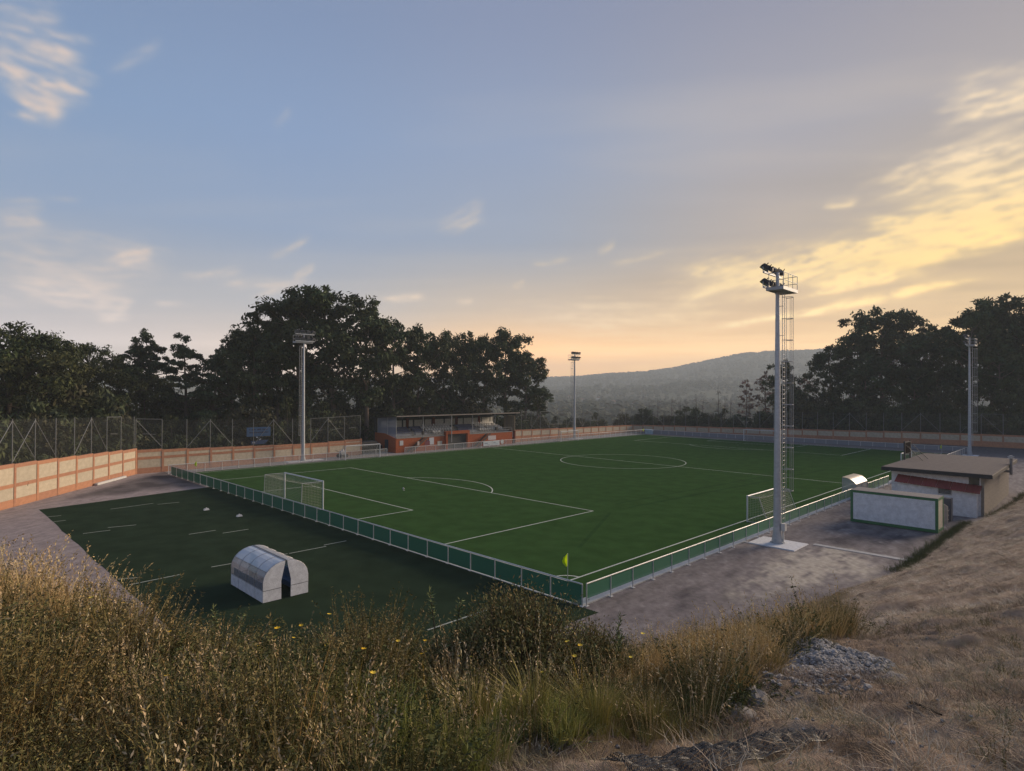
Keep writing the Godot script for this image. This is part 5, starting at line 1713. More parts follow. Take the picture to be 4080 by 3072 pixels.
func build_trees() -> void:
	var bark := plain("bark_pale", Color(0.20, 0.155, 0.125), 0.9, 0.0, 0.8, 0.3, 1.0)
	var bark_dark := plain("bark_dark", Color(0.10, 0.08, 0.065), 0.95, 0.0, 0.8, 0.3, 1.0)
	var fol := leafy("tree_leaf", 0.22, 0.7)
	var shapes := {"e": [], "p": [], "b": [], "r": []}
	for k in 5: shapes.e.append(tree_shape("e", 100 + k))
	for k in 2:
		shapes.p.append(tree_shape("p", 200 + k)); shapes.b.append(tree_shape("b", 300 + k)); shapes.r.append(tree_shape("r", 400 + k))
	rng.seed = 77
	var kinds := {"e": ["eucalyptus_tree", "eucalyptus"], "p": ["pine_tree", "pine"], "b": ["broadleaf_tree", "broadleaf tree"], "r": ["russet_tree", "russet thin-leaved tree"]}
	var where := ["at the left edge, cut by the frame", "second from the left edge, tallest there", "just right of the tall one at the left edge", "in the dip of the left skyline", "standing alone right of the left dip", "low and round before the row of pines", "first in the row of slim pines", "second in the row of slim pines", "third in the row of slim pines", "last and lowest in the row of slim pines", "at the left foot of the tall group", "on the left shoulder of the tall group", "left of the two tallest behind the left mast", "tallest left crown behind the left mast", "tallest right crown just right of the left mast", "stepping down right of the two tallest crowns", "behind the left end of the stand roof", "next but one right of the tall crowns, behind the stand", "above the first columns of the stand", "above the middle of the stand", "above the right half of the stand", "big dark crown above the right end of the stand", "leaning crown at the right end of the left woods", "lowest overhanging crown ending the left woods",
		"leftmost of the reddish trees beyond the far wall", "second reddish tree, left of the near mast", "dark crown rising behind the near mast", "reddish tree just right of the near mast", "low dark tree behind the near mast ladder", "left shoulder of the big right-hand group", "second crown of the big right-hand group", "highest crown of the big right-hand group", "wide crown beside the highest one, right-hand group", "right shoulder of the big right-hand group", "low right end of the big right-hand group", "lower front tree left in the right-hand group", "lower front tree right in the right-hand group", "tall tree just right of the right mast", "tall tree second from the right edge", "tall tree at the right edge", "lower tree in front at the right edge", "tree beyond the right edge of the frame", "last tree beyond the right edge"]
	for i in TREES.size():
		var r: Array = TREES[i]
		var k: Array = kinds[r[3]]
		var list: Array = shapes[r[3]]
		var y := height(r[0], r[1])
		var s: float = (r[2] - y) / 20.0
		var wd: float = r[4] * lerpf(s, 1.0, 0.35)
		plant(k[0], "%s %s" % [k[1], where[i]], "tree", "trees round the ground", list[(i * 3 + 1) % list.size()], Vector3(r[0], y - 0.1, r[1]), Vector3(wd, s, wd), i * 1.7, bark if r[3] in ["e", "r"] else bark_dark, fol)
	# second rank and undergrowth that closes the view between the trunks
	var sh := [shrub_shape(501, Color(0.058, 0.068, 0.030)), shrub_shape(502, Color(0.05, 0.062, 0.032)), shrub_shape(503, Color(0.068, 0.066, 0.036))]
	rng.seed = 91
	var rows := []
	for k in 15:   # behind the slanting wall
		var p := Vector3(-27.0, 0, -44.5).lerp(Vector3(-8.0, 0, -68.5), k / 14.0) + Vector3(rng.randf_range(-2, 1), 0, rng.randf_range(-4, 0))
		rows.append([p, rng.randf_range(7.5, 12.5), "behind the slanting left wall"])
	for k in 11:
		var p := Vector3(-30.0, 0, -54.0).lerp(Vector3(-8.0, 0, -80.0), k / 10.0) + Vector3(rng.randf_range(-2, 2), 0, rng.randf_range(-2, 2))
		rows.append([p, rng.randf_range(11.0, 14.5), "deeper in the left woods"])
	for k in 20:
		var p := Vector3(-5.0 + k * 5.4, 0, rng.randf_range(-72.0, -70.5) if k < 6 or k > 12 else rng.randf_range(-77.0, -74.0))
		rows.append([p, rng.randf_range(6.5, 11.0) if k < 14 else rng.randf_range(4.5, 6.5), "behind the far-side wall"])
	for k in 22:
		var p := Vector3(-8.0 + k * 4.3, 0, rng.randf_range(-92.0, -84.0))
		rows.append([p, rng.randf_range(11.0, 16.0) if k < 18 else 8.0, "deep in the woods behind the stand"])
	for k in 13:   # low bushes beyond the far corner
		var z := -76.0 + k * 4.4
		rows.append([Vector3(rng.randf_range(112.0, 119.0), 0, z), [5.6, 6.6, 7.4, 5.4, 7.6, 7.8, 6.2, 7.4, 6.4, 7.0, 8.6, 7.6, 7.0][k], "beyond the far corner of the ground"])
	for k in 16:
		var z := -34.0 + k * 3.6
		rows.append([Vector3(rng.randf_range(111.0, 117.0), 0, z), rng.randf_range(7.5, 11.5), "behind the wall under the right-hand trees"])
	for k in 14:
		var z := -32.0 + k * 4.2
		rows.append([Vector3(rng.randf_range(120.0, 128.0), 0, z), rng.randf_range(11.0, 15.0), "deep under the right-hand trees"])
	var nth := ["first", "second", "third", "fourth", "fifth", "sixth", "seventh", "eighth", "ninth", "tenth", "eleventh", "twelfth", "thirteenth", "fourteenth", "fifteenth", "sixteenth", "seventeenth", "eighteenth", "nineteenth", "twentieth", "twenty-first", "twenty-second"]
	var tally := {}
	for i in rows.size():
		var r: Array = rows[i]
		var y := height(r[0].x, r[0].z)
		tally[r[2]] = tally.get(r[2], -1) + 1
		var s: float = (r[1] - y) / 6.0
		plant("bush", "dark green bush %s, %s from the left" % [r[2], nth[tally[r[2]]]], "bush", r[2], sh[i % 3], Vector3(r[0].x, y - 0.1, r[0].z), Vector3(rng.randf_range(0.95, 1.3), s, rng.randf_range(0.95, 1.3)) * Vector3(lerpf(s, 1.0, 0.5), 1, lerpf(s, 1.0, 0.5)), rng.randf() * TAU, bark_dark, fol)
	# scorched, nearly bare trees on the slope beyond the far wall
	var bare := []
	for v in 2:
		rng.seed = 600 + v
		var m := MB.new()
		m.pipe([Vector3(0, 0, 0), Vector3(0.2, 6, 0.1), Vector3(-0.1, 12, 0.2), Vector3(0.1, 17, 0)], 0.26, 0.04, 6)
		var tw := MB.new()
		for k in 16:
			var y := rng.randf_range(4.0, 15.5)
			var a := rng.randf() * TAU
			var e := Vector3(cos(a), 0.7, sin(a)) * rng.randf_range(0.8, 2.2) * (1.2 - y / 17.0) + Vector3(0, y, 0)
			m.pipe([Vector3(0, y, 0), e], 0.06, 0.015, 4)
			leaf_clump(tw, e, 0.8, 0.8, 9, 0.4, Color(0.13, 0.10, 0.09), 0.2)
		bare.append([m.mesh(), tw.mesh()])
	var bs := [[1402, 238, 6.5], [1421, 235, 8.0], [1452, 244, 8.8], [1469, 230, 7.6], [1504, 222, 9.6], [1519, 236, 8.0], [1551, 228, 13.2], [1566, 240, 9.4], [1579, 232, 8.2]]
	for i in bs.size():
		var b: Array = bs[i]
		var p: Vector3 = EYE + FORWARD * b[1] + RIGHT * ((b[0] * 1.8445 - 2040.0) / 2409.3 * b[1])
		var y := height(p.x, p.z)
		plant("scorched_tree", ["thin scorched tree, leftmost of the bare group beyond the far wall", "low scorched tree, second from the left of the bare group", "scorched tree, third from the left of the bare group", "scorched tree, fourth of the bare group beyond the far wall", "scorched tree left of the tallest bare trunk", "second tallest bare trunk beyond the far wall", "tallest bare trunk against the hazy hill", "scorched tree just right of the tallest bare trunk", "scorched tree next to the reddish trees"][i], "tree", "scorched trees beyond the far wall", bare[i % 2], Vector3(p.x, y - 0.2, p.z), Vector3(0.8, (b[2] - y) / 17.0, 0.8), i * 2.1, bark_dark, leafy("dead_leaf", 0.1, 0.9))

# ---------------------------------------------------------------- the overgrown bank in the foreground
func scatter(base: String, label: String, category: String, m: Mesh, mat: Material, spots: Array) -> void:
	var mm := MultiMesh.new()
	mm.transform_format = MultiMesh.TRANSFORM_3D
	mm.use_colors = true
	mm.mesh = m
	mm.instance_count = spots.size()
	for i in spots.size():
		mm.set_instance_transform(i, spots[i][0])
		mm.set_instance_color(i, spots[i][1])
	var o := MultiMeshInstance3D.new()
	o.name = named(self, base)
	o.multimesh = mm
	o.material_override = mat
	add_child(o, true)
	tag(o, label, category)
	o.set_meta("kind", "stuff")

func tuft(sd: int, n: int, lo: float, hi: float, spread: float, lean: float, width: float, heads: bool) -> ArrayMesh:
	rng.seed = sd
	var m := MB.new()
	for k in n:
		var a := rng.randf() * TAU
		var r := sqrt(rng.randf()) * spread
		var o := Vector3(cos(a) * r, -0.04, sin(a) * r)
		var l := rng.randf_range(lo, hi)
		var b := a + rng.randfn() * 0.8
		var out := Vector3(cos(b), 0, sin(b)) * lean * rng.randf_range(0.2, 1.2)
		var p1 := o + Vector3(0, l * 0.55, 0) + out * l * 0.35
		var p2 := o + Vector3(0, l * rng.randf_range(0.78, 1.0), 0) + out * l
		var sh := rng.randf_range(0.62, 1.3)
		var g := rng.randf_range(-0.10, 0.10)
		m.col = Color(sh * (1.0 - g), sh, sh * (1.0 - absf(g)))
		var fc := rng.randf() * TAU
		m.blade(o, p1, p2, Vector3(cos(fc), 0, sin(fc)) * width * rng.randf_range(0.6, 1.3))
		if heads:
			var d := (p2 - p1).normalized()
			for j in 7:
				var q := p2 - d * (j * 0.022)
				var e := (d + Vector3(rng.randfn(), rng.randfn(), rng.randfn()) * 0.5).normalized()
				m.leaf(q, e * rng.randf_range(0.02, 0.04), e.cross(Vector3(rng.randfn(), 0.3, rng.randfn())).normalized() * 0.011)
	return m.mesh()

func herb(sd: int, stems: int, lo: float, hi: float, leaf_len: float, leaves: int, spread: float) -> ArrayMesh:
	rng.seed = sd
	var m := MB.new()
	for k in stems:
		var a := rng.randf() * TAU
		var r := sqrt(rng.randf()) * spread
		var o := Vector3(cos(a) * r, -0.05, sin(a) * r)
		var l := rng.randf_range(lo, hi)
		var out := Vector3(cos(a), 0, sin(a)) * rng.randf_range(0.0, 0.55) + Vector3(rng.randfn(), 0, rng.randfn()) * 0.12
		var tip := o + Vector3(0, l, 0) + out * l
		var midp := o.lerp(tip, 0.5) + Vector3(0, l * 0.06, 0)
		var sh := rng.randf_range(0.6, 1.3)
		m.col = Color(sh * 1.15, sh * 0.92, sh * 0.8)
		m.blade(o, midp, tip, Vector3(cos(a + 1.5), 0, sin(a + 1.5)) * 0.004)
		for j in leaves:
			var q := rng.randf_range(0.12, 1.0)
			var p := o.lerp(midp, q * 2.0) if q < 0.5 else midp.lerp(tip, q * 2.0 - 1.0)
			var d := Vector3(rng.randfn(), rng.randfn() * 0.5 + 0.55, rng.randfn()).normalized()
			var s2 := sh * rng.randf_range(0.7, 1.3)
			m.col = Color(s2, s2 * rng.randf_range(0.9, 1.1), s2)
			m.leaf(p, d * leaf_len * rng.randf_range(0.6, 1.3), d.cross(Vector3(rng.randfn(), rng.randfn(), rng.randfn())).normalized() * leaf_len * rng.randf_range(0.22, 0.42))
	return m.mesh()

func stand_at(x: float, z: float, s: float, tilt := 0.15, sy := 1.0) -> Transform3D:
	var b := Basis(Vector3.UP, rng.randf() * TAU) * Basis(Vector3.RIGHT, rng.randfn() * tilt)
	return Transform3D(b.scaled(Vector3(s, s * sy, s)), Vector3(x, bank_height(x, z), z))

func build_verge() -> void:
	var straw := leafy("grass_blade", 0.3, 0.8)
	var greens := leafy("herb_leaf", 0.25, 0.75)
	var fine := tuft(701, 46, 0.30, 0.75, 0.13, 0.45, 0.0032, false)
	var seedy := tuft(702, 20, 0.45, 0.95, 0.12, 0.40, 0.0022, true)
	var lush := tuft(703, 80, 0.35, 0.72, 0.12, 0.50, 0.0042, false)
	var leafy_herb := herb(704, 16, 0.25, 0.72, 0.024, 46, 0.2)
	var bramble := herb(705, 12, 0.22, 0.55, 0.036, 44, 0.22)
	var litter := tuft(706, 26, 0.08, 0.2, 0.16, 1.7, 0.0028, false)
	rng.seed = 808
	var s_fine := []; var s_seed := []; var s_lush := []; var s_herb := []; var s_bram := []; var s_lit := []
	for k in 60000:
		var x := rng.randf_range(-31.0, -3.0)
		var z := rng.randf_range(2.0, 23.0)
		var rel := Vector2(x - EYE.x, z - EYE.z)
		var d := rel.x * FORWARD.x + rel.y * FORWARD.z
		var off := absf(rel.x * RIGHT.x + rel.y * RIGHT.z)
		if d < 2.6 or off > d * 0.95 + 1.2: continue
		if d > 9.0 and rng.randf() < 0.45: continue
		if d > 14.0 and rng.randf() < 0.5: continue
		var t := bank_depth(x, z)
		if t < 0.4: continue
		var n1 := bump_noise.get_noise_2d(x * 0.5, z * 0.5)
		var n2 := bump_noise.get_noise_2d(x * 0.8 + 90.0, z * 0.8)
		var n3 := bump_noise.get_noise_2d(x * 1.7 - 40.0, z * 1.7)
		var bare := z - along(BARE, x) + n1 * 0.5
		if bare > -0.05:
			if d < 15.0 and rng.randf() < 0.7 and not (x > -22.2 and x < -20.1 and absf(z - 18.5 - (x + 22.0) * 0.27 - 0.25) < 0.3):
				var c := Color(0.36, 0.285, 0.205).lerp(Color(0.56, 0.47, 0.36), rng.randf())
				if n2 + n3 * 0.7 < -0.08: c = c.lerp(Color(0.15, 0.105, 0.08), 0.75)
				elif n3 > 0.2: c = c.lerp(Color(0.20, 0.19, 0.09), 0.6)
				s_lit.append([stand_at(x, z, rng.randf_range(0.5, 1.2), 0.45, 0.55), c])
			continue
		# golden grass on the left mound and along the lip beside the gravel
		var gold := exp(-pow((x + 25.0) / 1.5, 2) - pow((z - 10.9) / 2.3, 2)) * 1.35
		if x > -20.5 and x < -9.0: gold += exp(-pow((bare + 1.5) / 1.1, 2)) * smoothstep(-20.5, -17.5, x) * 1.25
		var lushy := exp(-pow((x + 21.7) / 1.3, 2) - pow((z - 17.2) / 0.9, 2)) * 0.9
		var tall := clampf(0.85 + n3 * 1.1, 0.45, 1.4)
		var lat := (rel.x * RIGHT.x + rel.y * RIGHT.z) / d
		if d < 7.3 and lat > -0.16 and lat < 0.30: tall *= 0.58
		var roll := rng.randf()
		if roll < gold * 0.8:
			if rng.randf() < 0.25: continue
			var c := Color(0.50, 0.34, 0.15).lerp(Color(0.70, 0.54, 0.30), rng.randf())
			if n3 < -0.15: c = c.lerp(Color(0.26, 0.23, 0.09), 0.7)
			if rng.randf() < 0.6: s_fine.append([stand_at(x, z, rng.randf_range(0.8, 1.25) * tall, 0.25), c])
			else: s_seed.append([stand_at(x, z, rng.randf_range(0.75, 1.1) * tall, 0.25), c])
		elif rng.randf() < lushy:
			var c := Color(0.22, 0.25, 0.065).lerp(Color(0.38, 0.36, 0.12), rng.randf())
			s_lush.append([stand_at(x, z, rng.randf_range(0.5, 0.95) * tall, 0.3), c])
		else:
			var odd := rng.randf()
			if odd < 0.05:
				s_seed.append([stand_at(x, z, rng.randf_range(0.7, 1.15), 0.3), Color(0.42, 0.31, 0.175).lerp(Color(0.58, 0.46, 0.30), rng.randf())])
			elif n2 + rng.randfn() * 0.07 > 0.03:
				if rng.randf() < 0.35: continue
				s_bram.append([stand_at(x, z, rng.randf_range(0.6, 1.15) * tall, 0.35), Color(0.055, 0.085, 0.035).lerp(Color(0.11, 0.115, 0.045), clampf(rng.randf() + n3, 0.0, 1.0))])
			elif n1 + rng.randfn() * 0.07 > -0.12:
				if rng.randf() < 0.2: continue
				var c := Color(0.115, 0.13, 0.045).lerp(Color(0.22, 0.175, 0.075), clampf(rng.randf() * 0.8 + n3 * 1.2, 0.0, 1.0))
				s_herb.append([stand_at(x, z, rng.randf_range(0.65, 1.2) * tall, 0.3), c])
			elif odd < 0.55:
				if rng.randf() < 0.3: continue
				var c := Color(0.17, 0.16, 0.06).lerp(Color(0.32, 0.25, 0.125), rng.randf())
				s_fine.append([stand_at(x, z, rng.randf_range(0.5, 1.0) * tall, 0.35), c])
			else:
				if rng.randf() < 0.4: continue
				var c := Color(0.24, 0.18, 0.09).lerp(Color(0.40, 0.30, 0.17), rng.randf())
				s_seed.append([stand_at(x, z, rng.randf_range(0.5, 0.95) * tall, 0.35), c])
	for k in 6500:   # the slope farther off, where the straw lies in coarse swathes
		var x := rng.randf_range(-9.0, 52.0)
		var t := rng.randf()
		var z := maxf(along(BARE, x), along(TOE, x) + 0.3) + t * lerpf(9.0, 4.0, (x + 9.0) / 61.0)
		var n2 := bump_noise.get_noise_2d(x * 0.5 + 90.0, z * 1.6)
		var n3 := bump_noise.get_noise_2d(x * 1.2 - 40.0, z * 2.6)
		var c := Color(0.46, 0.38, 0.30).lerp(Color(0.68, 0.59, 0.48), rng.randf())
		if n2 + n3 * 0.8 < -0.16: c = c.lerp(Color(0.17, 0.13, 0.10), 0.75)
		elif n3 > 0.28: c = c.lerp(Color(0.20, 0.20, 0.09), 0.6)
		s_lit.append([stand_at(x, z, rng.randf_range(0.8, 1.8), 0.3, 0.28), c])
	scatter("dry_grass", "dry golden and brown grass covering the bank", "grass", fine, straw, s_fine)
	scatter("seeding_grass", "thin brown seeding grass stalks all over the bank", "grass", seedy, straw, s_seed)
	scatter("fresh_grass", "yellow-green fresh grass at the lip of the bank", "grass", lush, straw, s_lush)
	scatter("olive_weeds", "olive brown weeds matted over the bank", "weeds", leafy_herb, greens, s_herb)
	scatter("dark_brambles", "dark green low brambles between the grass", "brambles", bramble, greens, s_bram)
	scatter("straw_litter", "mown straw and dead grass lying on the bare slope", "straw", litter, straw, s_lit)
	# green weeds along the foot of the bank by the container
	var s_toe := []
	for k in 520:
		var x := rng.randf_range(14.5, 33.5) if k < 380 else rng.randf_range(37.0, 56.0)
		var z := along(TOE, x) + rng.randfn() * 0.16 + (0.18 if k < 380 else 0.5)
		s_toe.append([Transform3D(Basis(Vector3.UP, rng.randf() * TAU).scaled(Vector3.ONE * rng.randf_range(0.45, 0.95)), Vector3(x, height(x, z), z)), Color(0.055, 0.085, 0.028).lerp(Color(0.12, 0.12, 0.045), rng.randf())])
	scatter("toe_weeds", "strip of green weeds along the foot of the dirt slope", "weeds", bramble, greens, s_toe)
	var fl := MB.new()
	for k in 7: fl.leaf(Vector3(0, 0.55, 0), Vector3(cos(k * 0.9), 0.35, sin(k * 0.9)) * 0.022, Vector3(-sin(k * 0.9), 0, cos(k * 0.9)) * 0.016)
	fl.blade(Vector3(0, -0.02, 0), Vector3(0.01, 0.3, 0), Vector3(0, 0.56, 0), Vector3(0.002, 0, 0))
	var s_fl := []
	for k in 42:
		var x := rng.randf_range(-24.5, -19.0)
		var z := along(BARE, x) - rng.randf_range(1.0, 5.5)
		s_fl.append([stand_at(x, z, rng.randf_range(0.9, 1.5)), Color(0.75, 0.46, 0.03).lerp(Color(0.8, 0.6, 0.1), rng.randf())])
	scatter("yellow_flowers", "tiny yellow flowers dotted through the weeds", "flowers", fl.mesh(), straw, s_fl)
	var s_sp := []
	for k in 260:
		var x := rng.randf_range(-21.0, -2.0)
		var z := along(BARE, x) + absf(rng.randfn()) * 2.2 + 0.1
		if bump_noise.get_noise_2d(x * 0.9, z * 1.4 + 13.0) < 0.05: continue
		s_sp.append([stand_at(x, z, rng.randf_range(0.15, 0.42), 0.5), Color(0.10, 0.12, 0.045).lerp(Color(0.17, 0.15, 0.07), rng.randf())])
	scatter("slope_sprouts", "small green sprouts scattered on the bare slope", "weeds", bramble, greens, s_sp)
	# gorse bushes
	var gorse := MB.new()
	rng.seed = 911
	var gw := MB.new()
	for k in 210:
		var a := rng.randf() * TAU
		var el := rng.randf_range(0.2, 1.5)
		var e := Vector3(cos(a) * cos(el) * 0.95, 0.25 + sin(el) * 0.95, sin(a) * cos(el) * 0.95) * rng.randf_range(0.7, 1.02)
		var s := Vector3(e.x * 0.12, 0, e.z * 0.12)
		gw.col = Color(1, 1, 1)
		gw.pipe([s, s.lerp(e, 0.5) + Vector3(rng.randfn(), rng.randfn(), rng.randfn()) * 0.04, e], 0.012, 0.003, 4)
		var tone := rng.randf_range(0.6, 1.35)
		for j in 240:
			var q := pow(rng.randf(), 0.6)
			var p := s.lerp(e, q) + Vector3(rng.randfn(), rng.randfn(), rng.randfn()) * 0.075
			var d := ((e - s).normalized() + Vector3(rng.randfn(), rng.randfn(), rng.randfn()) * 0.8).normalized()
			var br := 0.35 if rng.randf() < 0.3 else 0.0
			gorse.col = Color(0.15 + br * 0.30, 0.15 + br * 0.10, 0.065 + br * 0.05) * tone * rng.randf_range(0.75, 1.25)
			gorse.leaf(p, d * rng.randf_range(0.025, 0.055), d.cross(Vector3(rng.randfn(), rng.randfn(), rng.randfn())).normalized() * rng.randf_range(0.009, 0.017))
	var gshape := [gw.mesh(), gorse.mesh()]
	var bark := mats["bark_dark"] as Material
	plant("gorse_bush", "big round gorse bush in front of the near corner of the fence", "bush", "gorse on the bank", gshape, ground_at(-19.7, 15.5, 0.15), Vector3(1.3, 1.4, 1.3), 0.4, bark, greens)
	plant("gorse_bush", "smaller gorse bush on the right flank of the big one", "bush", "gorse on the bank", gshape, ground_at(-18.85, 16.05, 0.15), Vector3(0.85, 0.95, 0.85), 2.0, bark, greens)
	plant("gorse_bush", "low gorse bush on the left flank of the big one", "bush", "gorse on the bank", gshape, ground_at(-20.55, 14.9, 0.2), Vector3(0.85, 0.8, 0.85), 4.2, bark, greens)
	plant("gorse_bush", "dark low gorse bush at the left, in front of the golden grass", "bush", "gorse on the bank", gshape, ground_at(-23.6, 14.0, 0.1), Vector3(0.6, 0.6, 0.6), 3.0, bark, greens)
	# upright gorse sprigs standing out against the turf
	var sprig := MB.new()
	var stalk := MB.new()
	rng.seed = 915
	for k in 5:
		var a := k * 1.3
		var tip := Vector3(cos(a) * 0.22, 0.9 - k * 0.1, sin(a) * 0.22)
		stalk.pipe([Vector3.ZERO, tip * 0.5, tip], 0.008, 0.003, 5)
		for j in 190:
			var q := rng.randf_range(0.15, 1.0)
			var d := Vector3(rng.randfn(), rng.randfn() * 0.7 + 0.6, rng.randfn()).normalized()
			var sh := rng.randf_range(0.7, 1.3)
			sprig.col = Color(0.15, 0.18, 0.08) * sh
			sprig.leaf(tip * q, d * rng.randf_range(0.03, 0.07), d.cross(Vector3(rng.randfn(), rng.randfn(), rng.randfn())).normalized() * 0.010)
	var sshape := [stalk.mesh(), sprig.mesh()]
	for e in [[-20.42, 14.81, 1.6, "spiky gorse sprigs standing just left of the big gorse bush"], [-20.84, 14.38, 1.1, "spiky gorse sprigs against the turf left of the white line end"], [-21.22, 14.01, 1.05, "lone gorse sprigs farther left along the bank edge"], [-18.95, 16.29, 1.3, "tall dark sprigs right of the big gorse bush"], [-22.49, 12.74, 1.35, "green sprigs on the bank below the bubble shelters"], [-23.28, 11.94, 0.95, "dark feathery sprigs over the gravel path"]]:
		plant("gorse_sprig", e[3], "shrub", "gorse sprigs on the bank edge", sshape, ground_at(e[0], e[1], 0.05), Vector3.ONE * e[2], e[0] * 3.0, bark, greens)
	# big green tussocks
	for e in [[-21.72, 17.55, 1.0, "yellow-green grass tussock at the bottom, left of the pair"], [-21.3, 17.9, 1.05, "yellow-green grass tussock at the bottom, right of the pair"], [-21.85, 16.95, 1.0, "yellow-green tussock left of the bottom pair"], [-19.1, 18.0, 0.6, "small bright tussock beside the pale stones"], [-22.9, 16.4, 0.9, "green tussock at the bottom centre left"], [-20.6, 18.05, 0.7, "short bright tussock right of the bottom pair"]]:
		var o := thing("grass_tussock", e[3], "grass tussock", ground_at(e[0], e[1], 0.02), "green tussocks")
		o.scale = Vector3.ONE * e[2]
		rng.seed = int(absf(e[0]) * 100)
		var m := MB.new()
		for k in 230:
			var a := rng.randf() * TAU
			var r := sqrt(rng.randf()) * 0.13
			var b := Vector3(cos(a) * r, -0.03, sin(a) * r)
			var l := rng.randf_range(0.35, 0.72)
			var out := Vector3(cos(a), 0, sin(a)) * (0.15 + r * 4.0) * rng.randf_range(0.4, 1.1) + Vector3(-0.12, 0, -0.05)
			var sh := rng.randf_range(0.65, 1.3)
			m.col = Color(0.20, 0.20, 0.06).lerp(Color(0.36, 0.30, 0.12), rng.randf()) * sh
			var fc := rng.randf() * TAU
			m.blade(b, b + Vector3(0, l * 0.6, 0) + out * l * 0.3, b + Vector3(0, l * 0.9, 0) + out * l, Vector3(cos(fc), 0, sin(fc)) * 0.0035)
		part(o, "blades", m, straw)
	# stones
	var stone := plain("stone_grey", Color(0.44, 0.42, 0.40), 0.95, 0.0, 6.0, 2.0, 1.5)
	for e in [[-16.94, 17.2, 0.42, 0.27, "large grey boulder at the foot of the golden grass"], [-19.17, 18.38, 0.16, 0.15, "small pale stone beside the bright green tuft"], [-19.45, 18.3, 0.14, 0.10, "stone left of the small pale stone"], [-18.95, 18.2, 0.12, 0.10, "stone just behind the bright green tuft"], [-19.7, 18.5, 0.17, 0.08, "flat pale stone in front of the bright green tuft"], [-16.65, 19.1, 0.17, 0.09, "flat pale stone on the bare slope right of the gravel"], [-17.75, 17.6, 0.55, 0.15, "flat grey rock slab sunk in the bank left of the gravel heap"]]:
		rng.seed = int(absf(e[0]) * 1000)
		var o := part(self, "stone", rock(e[2], e[3]), stone)
		o.position = ground_at(e[0], e[1], -e[3] * 0.25)
		tag(o, e[4], "stone", "stones on the bank")
	# gravel heap
	var gm := rock(1.0, 0.9)
	rng.seed = 1212
	var gs := []
	for k in 5200:
		var a := rng.randf() * TAU
		var r := pow(rng.randf(), 0.6)
		var x := -16.1 + cos(a) * r * 1.5
		var z := 18.1 + sin(a) * r * 0.8
		if k > 4400:
			x = -17.5 + rng.randfn() * 0.7; z = 18.35 + rng.randfn() * 0.4
		var hh := 0.22 * (1.0 - r) if k <= 4400 else 0.0
		var s := rng.randf_range(0.012, 0.034) if rng.randf() < 0.9 else rng.randf_range(0.03, 0.06)
		var g := rng.randf_range(0.26, 0.50)
		gs.append([Transform3D((Basis(Vector3(rng.randfn(), rng.randfn(), rng.randfn()).normalized(), rng.randf() * TAU)).scaled(Vector3(s, s * 0.7, s)), Vector3(x, bank_height(x, z) + hh + s * 0.2, z)), Color(g, g * 0.97, g * 0.93)])
	scatter("gravel_heap", "heap of pale grey gravel on the bank beside the golden grass", "gravel", gm, plain("gravel_stone", Color(1, 1, 1), 0.95, 0.0, 9.0, 3.0, 0.0, true), gs)
	# loose stones over the slope
	gs = []
	for k in 900:
		var x := rng.randf_range(-24.0, -6.0)
		var z := along(BARE, x) + absf(rng.randfn()) * 1.6
		var s := rng.randf_range(0.006, 0.022)
		var g := rng.randf_range(0.24, 0.46)
		gs.append([Transform3D(Basis(Vector3(rng.randfn(), rng.randfn(), rng.randfn()).normalized(), rng.randf() * TAU).scaled(Vector3(s, s * 0.7, s)), Vector3(x, bank_height(x, z) + s * 0.2, z)), Color(g, g * 0.95, g * 0.9)])
	scatter("loose_stones", "small stones strewn over the bare slope", "stones", gm, mats["gravel_stone"], gs)
	# stick
	var sm := MB.new()
	sm.pipe([ground_at(-18.8, 19.7, -0.04), ground_at(-18.95, 19.82, -0.045), ground_at(-19.15, 20.0, -0.03)], 0.016, 0.008, 6)
	var so := part(self, "stick", sm, plain("stick_dark", Color(0.05, 0.04, 0.035), 0.9, 0.0, 8.0, 2.0))
	tag(so, "dark broken stick lying on the bare slope", "stick")
	net_roll()

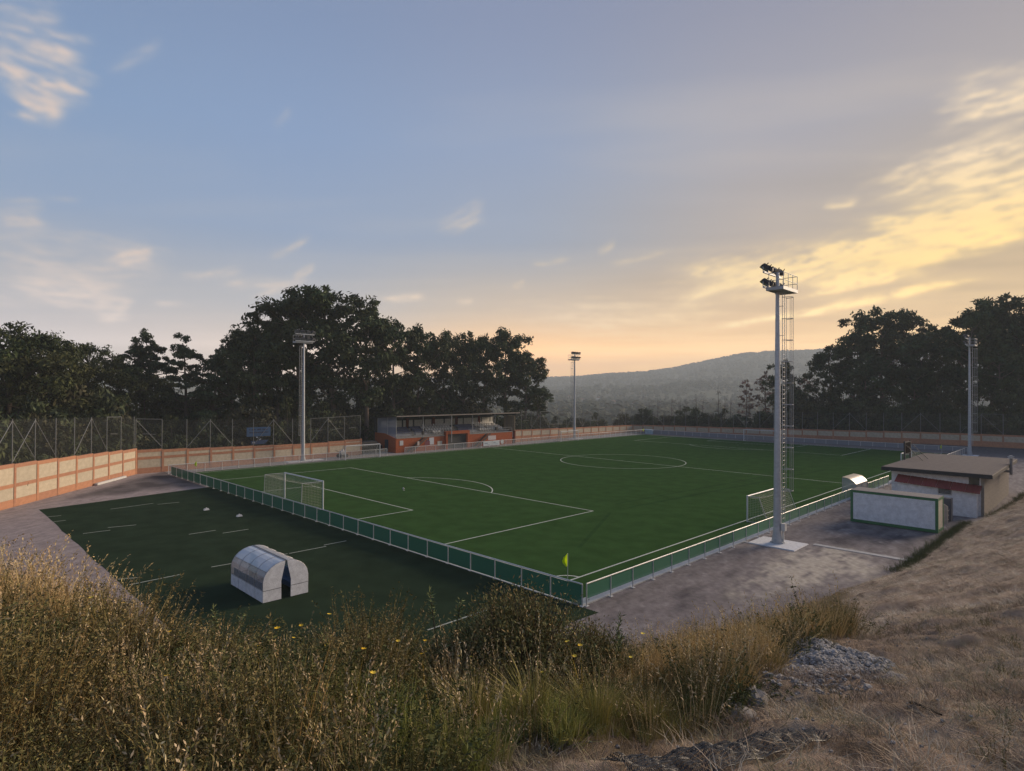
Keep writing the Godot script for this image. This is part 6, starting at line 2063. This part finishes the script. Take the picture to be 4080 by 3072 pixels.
func rock(r: float, h: float) -> ArrayMesh:
	var rows := 7
	var cols := 10
	var jit := FastNoiseLite.new()
	jit.seed = rng.randi() % 1000
	jit.frequency = 1.1
	var p := []
	for j in rows + 1:
		for i in cols:
			var la := PI * (float(j) / rows - 0.5)
			var lo := TAU * i / cols
			var d := Vector3(cos(la) * cos(lo), sin(la), cos(la) * sin(lo))
			var k := 1.0 + jit.get_noise_3dv(d * 1.3) * 0.55
			p.append(Vector3(d.x * r, d.y * h, d.z * r * 0.8) * k)
	var m := MB.new()
	for j in rows:
		for i in cols:
			var a: Vector3 = p[j * cols + i]
			var b: Vector3 = p[j * cols + (i + 1) % cols]
			var c: Vector3 = p[(j + 1) * cols + (i + 1) % cols]
			var d: Vector3 = p[(j + 1) * cols + i]
			m.quad(b, a, d, c)
	return m.mesh()

func net_roll() -> void:
	# a strip of black plastic mesh crumpled at the edge of the bare ground
	var t := thing("plastic_mesh", "crumpled strip of black plastic mesh at the bottom of the picture", "mesh")
	var m := MB.new()
	var a := Vector2(-22.0, 18.5)
	var b := Vector2(-20.2, 18.98)
	var across := Vector2(-0.12, 0.5)
	var nu := 120
	var nv := 36
	var at := func(i: float, j: float) -> Vector3:
		var q := a.lerp(b, i / nu) + across * (j / nv)
		var fold := 0.06 * sin(PI * j / nv) + bump_noise.get_noise_2d(i * 0.07, j * 0.1) * 0.05
		return Vector3(q.x, bank_height(q.x, q.y) + 0.025 + maxf(fold, 0.0), q.y)
	for i in nu + 1:
		for j in nv:
			if i < nu:
				var p: Vector3 = at.call(i, j)
				var q: Vector3 = at.call(i + 1 if (j % 2) == 0 else i, j + 1)
				var p2: Vector3 = at.call(i + 1, j)
				var q2: Vector3 = at.call(i if (j % 2) == 0 else i + 1, j + 1)
				for e in [[p, q], [p2, q2]]:
					var d: Vector3 = (e[1] - e[0])
					var sd := d.cross(Vector3.UP).normalized() * 0.0040
					m.quad(e[0] - sd, e[0] + sd, e[1] + sd, e[1] - sd)
	part(t, "strands", m, plain("mesh_black", Color(0.015, 0.017, 0.02), 0.5))
	var hm := MB.new()
	for j in [0, nv]:
		var pts := []
		for i in range(0, nu + 1, 4): pts.append(at.call(i, j))
		hm.pipe(pts, 0.005, 0.005, 4)
	part(t, "edge_cord", hm, mats["mesh_black"])
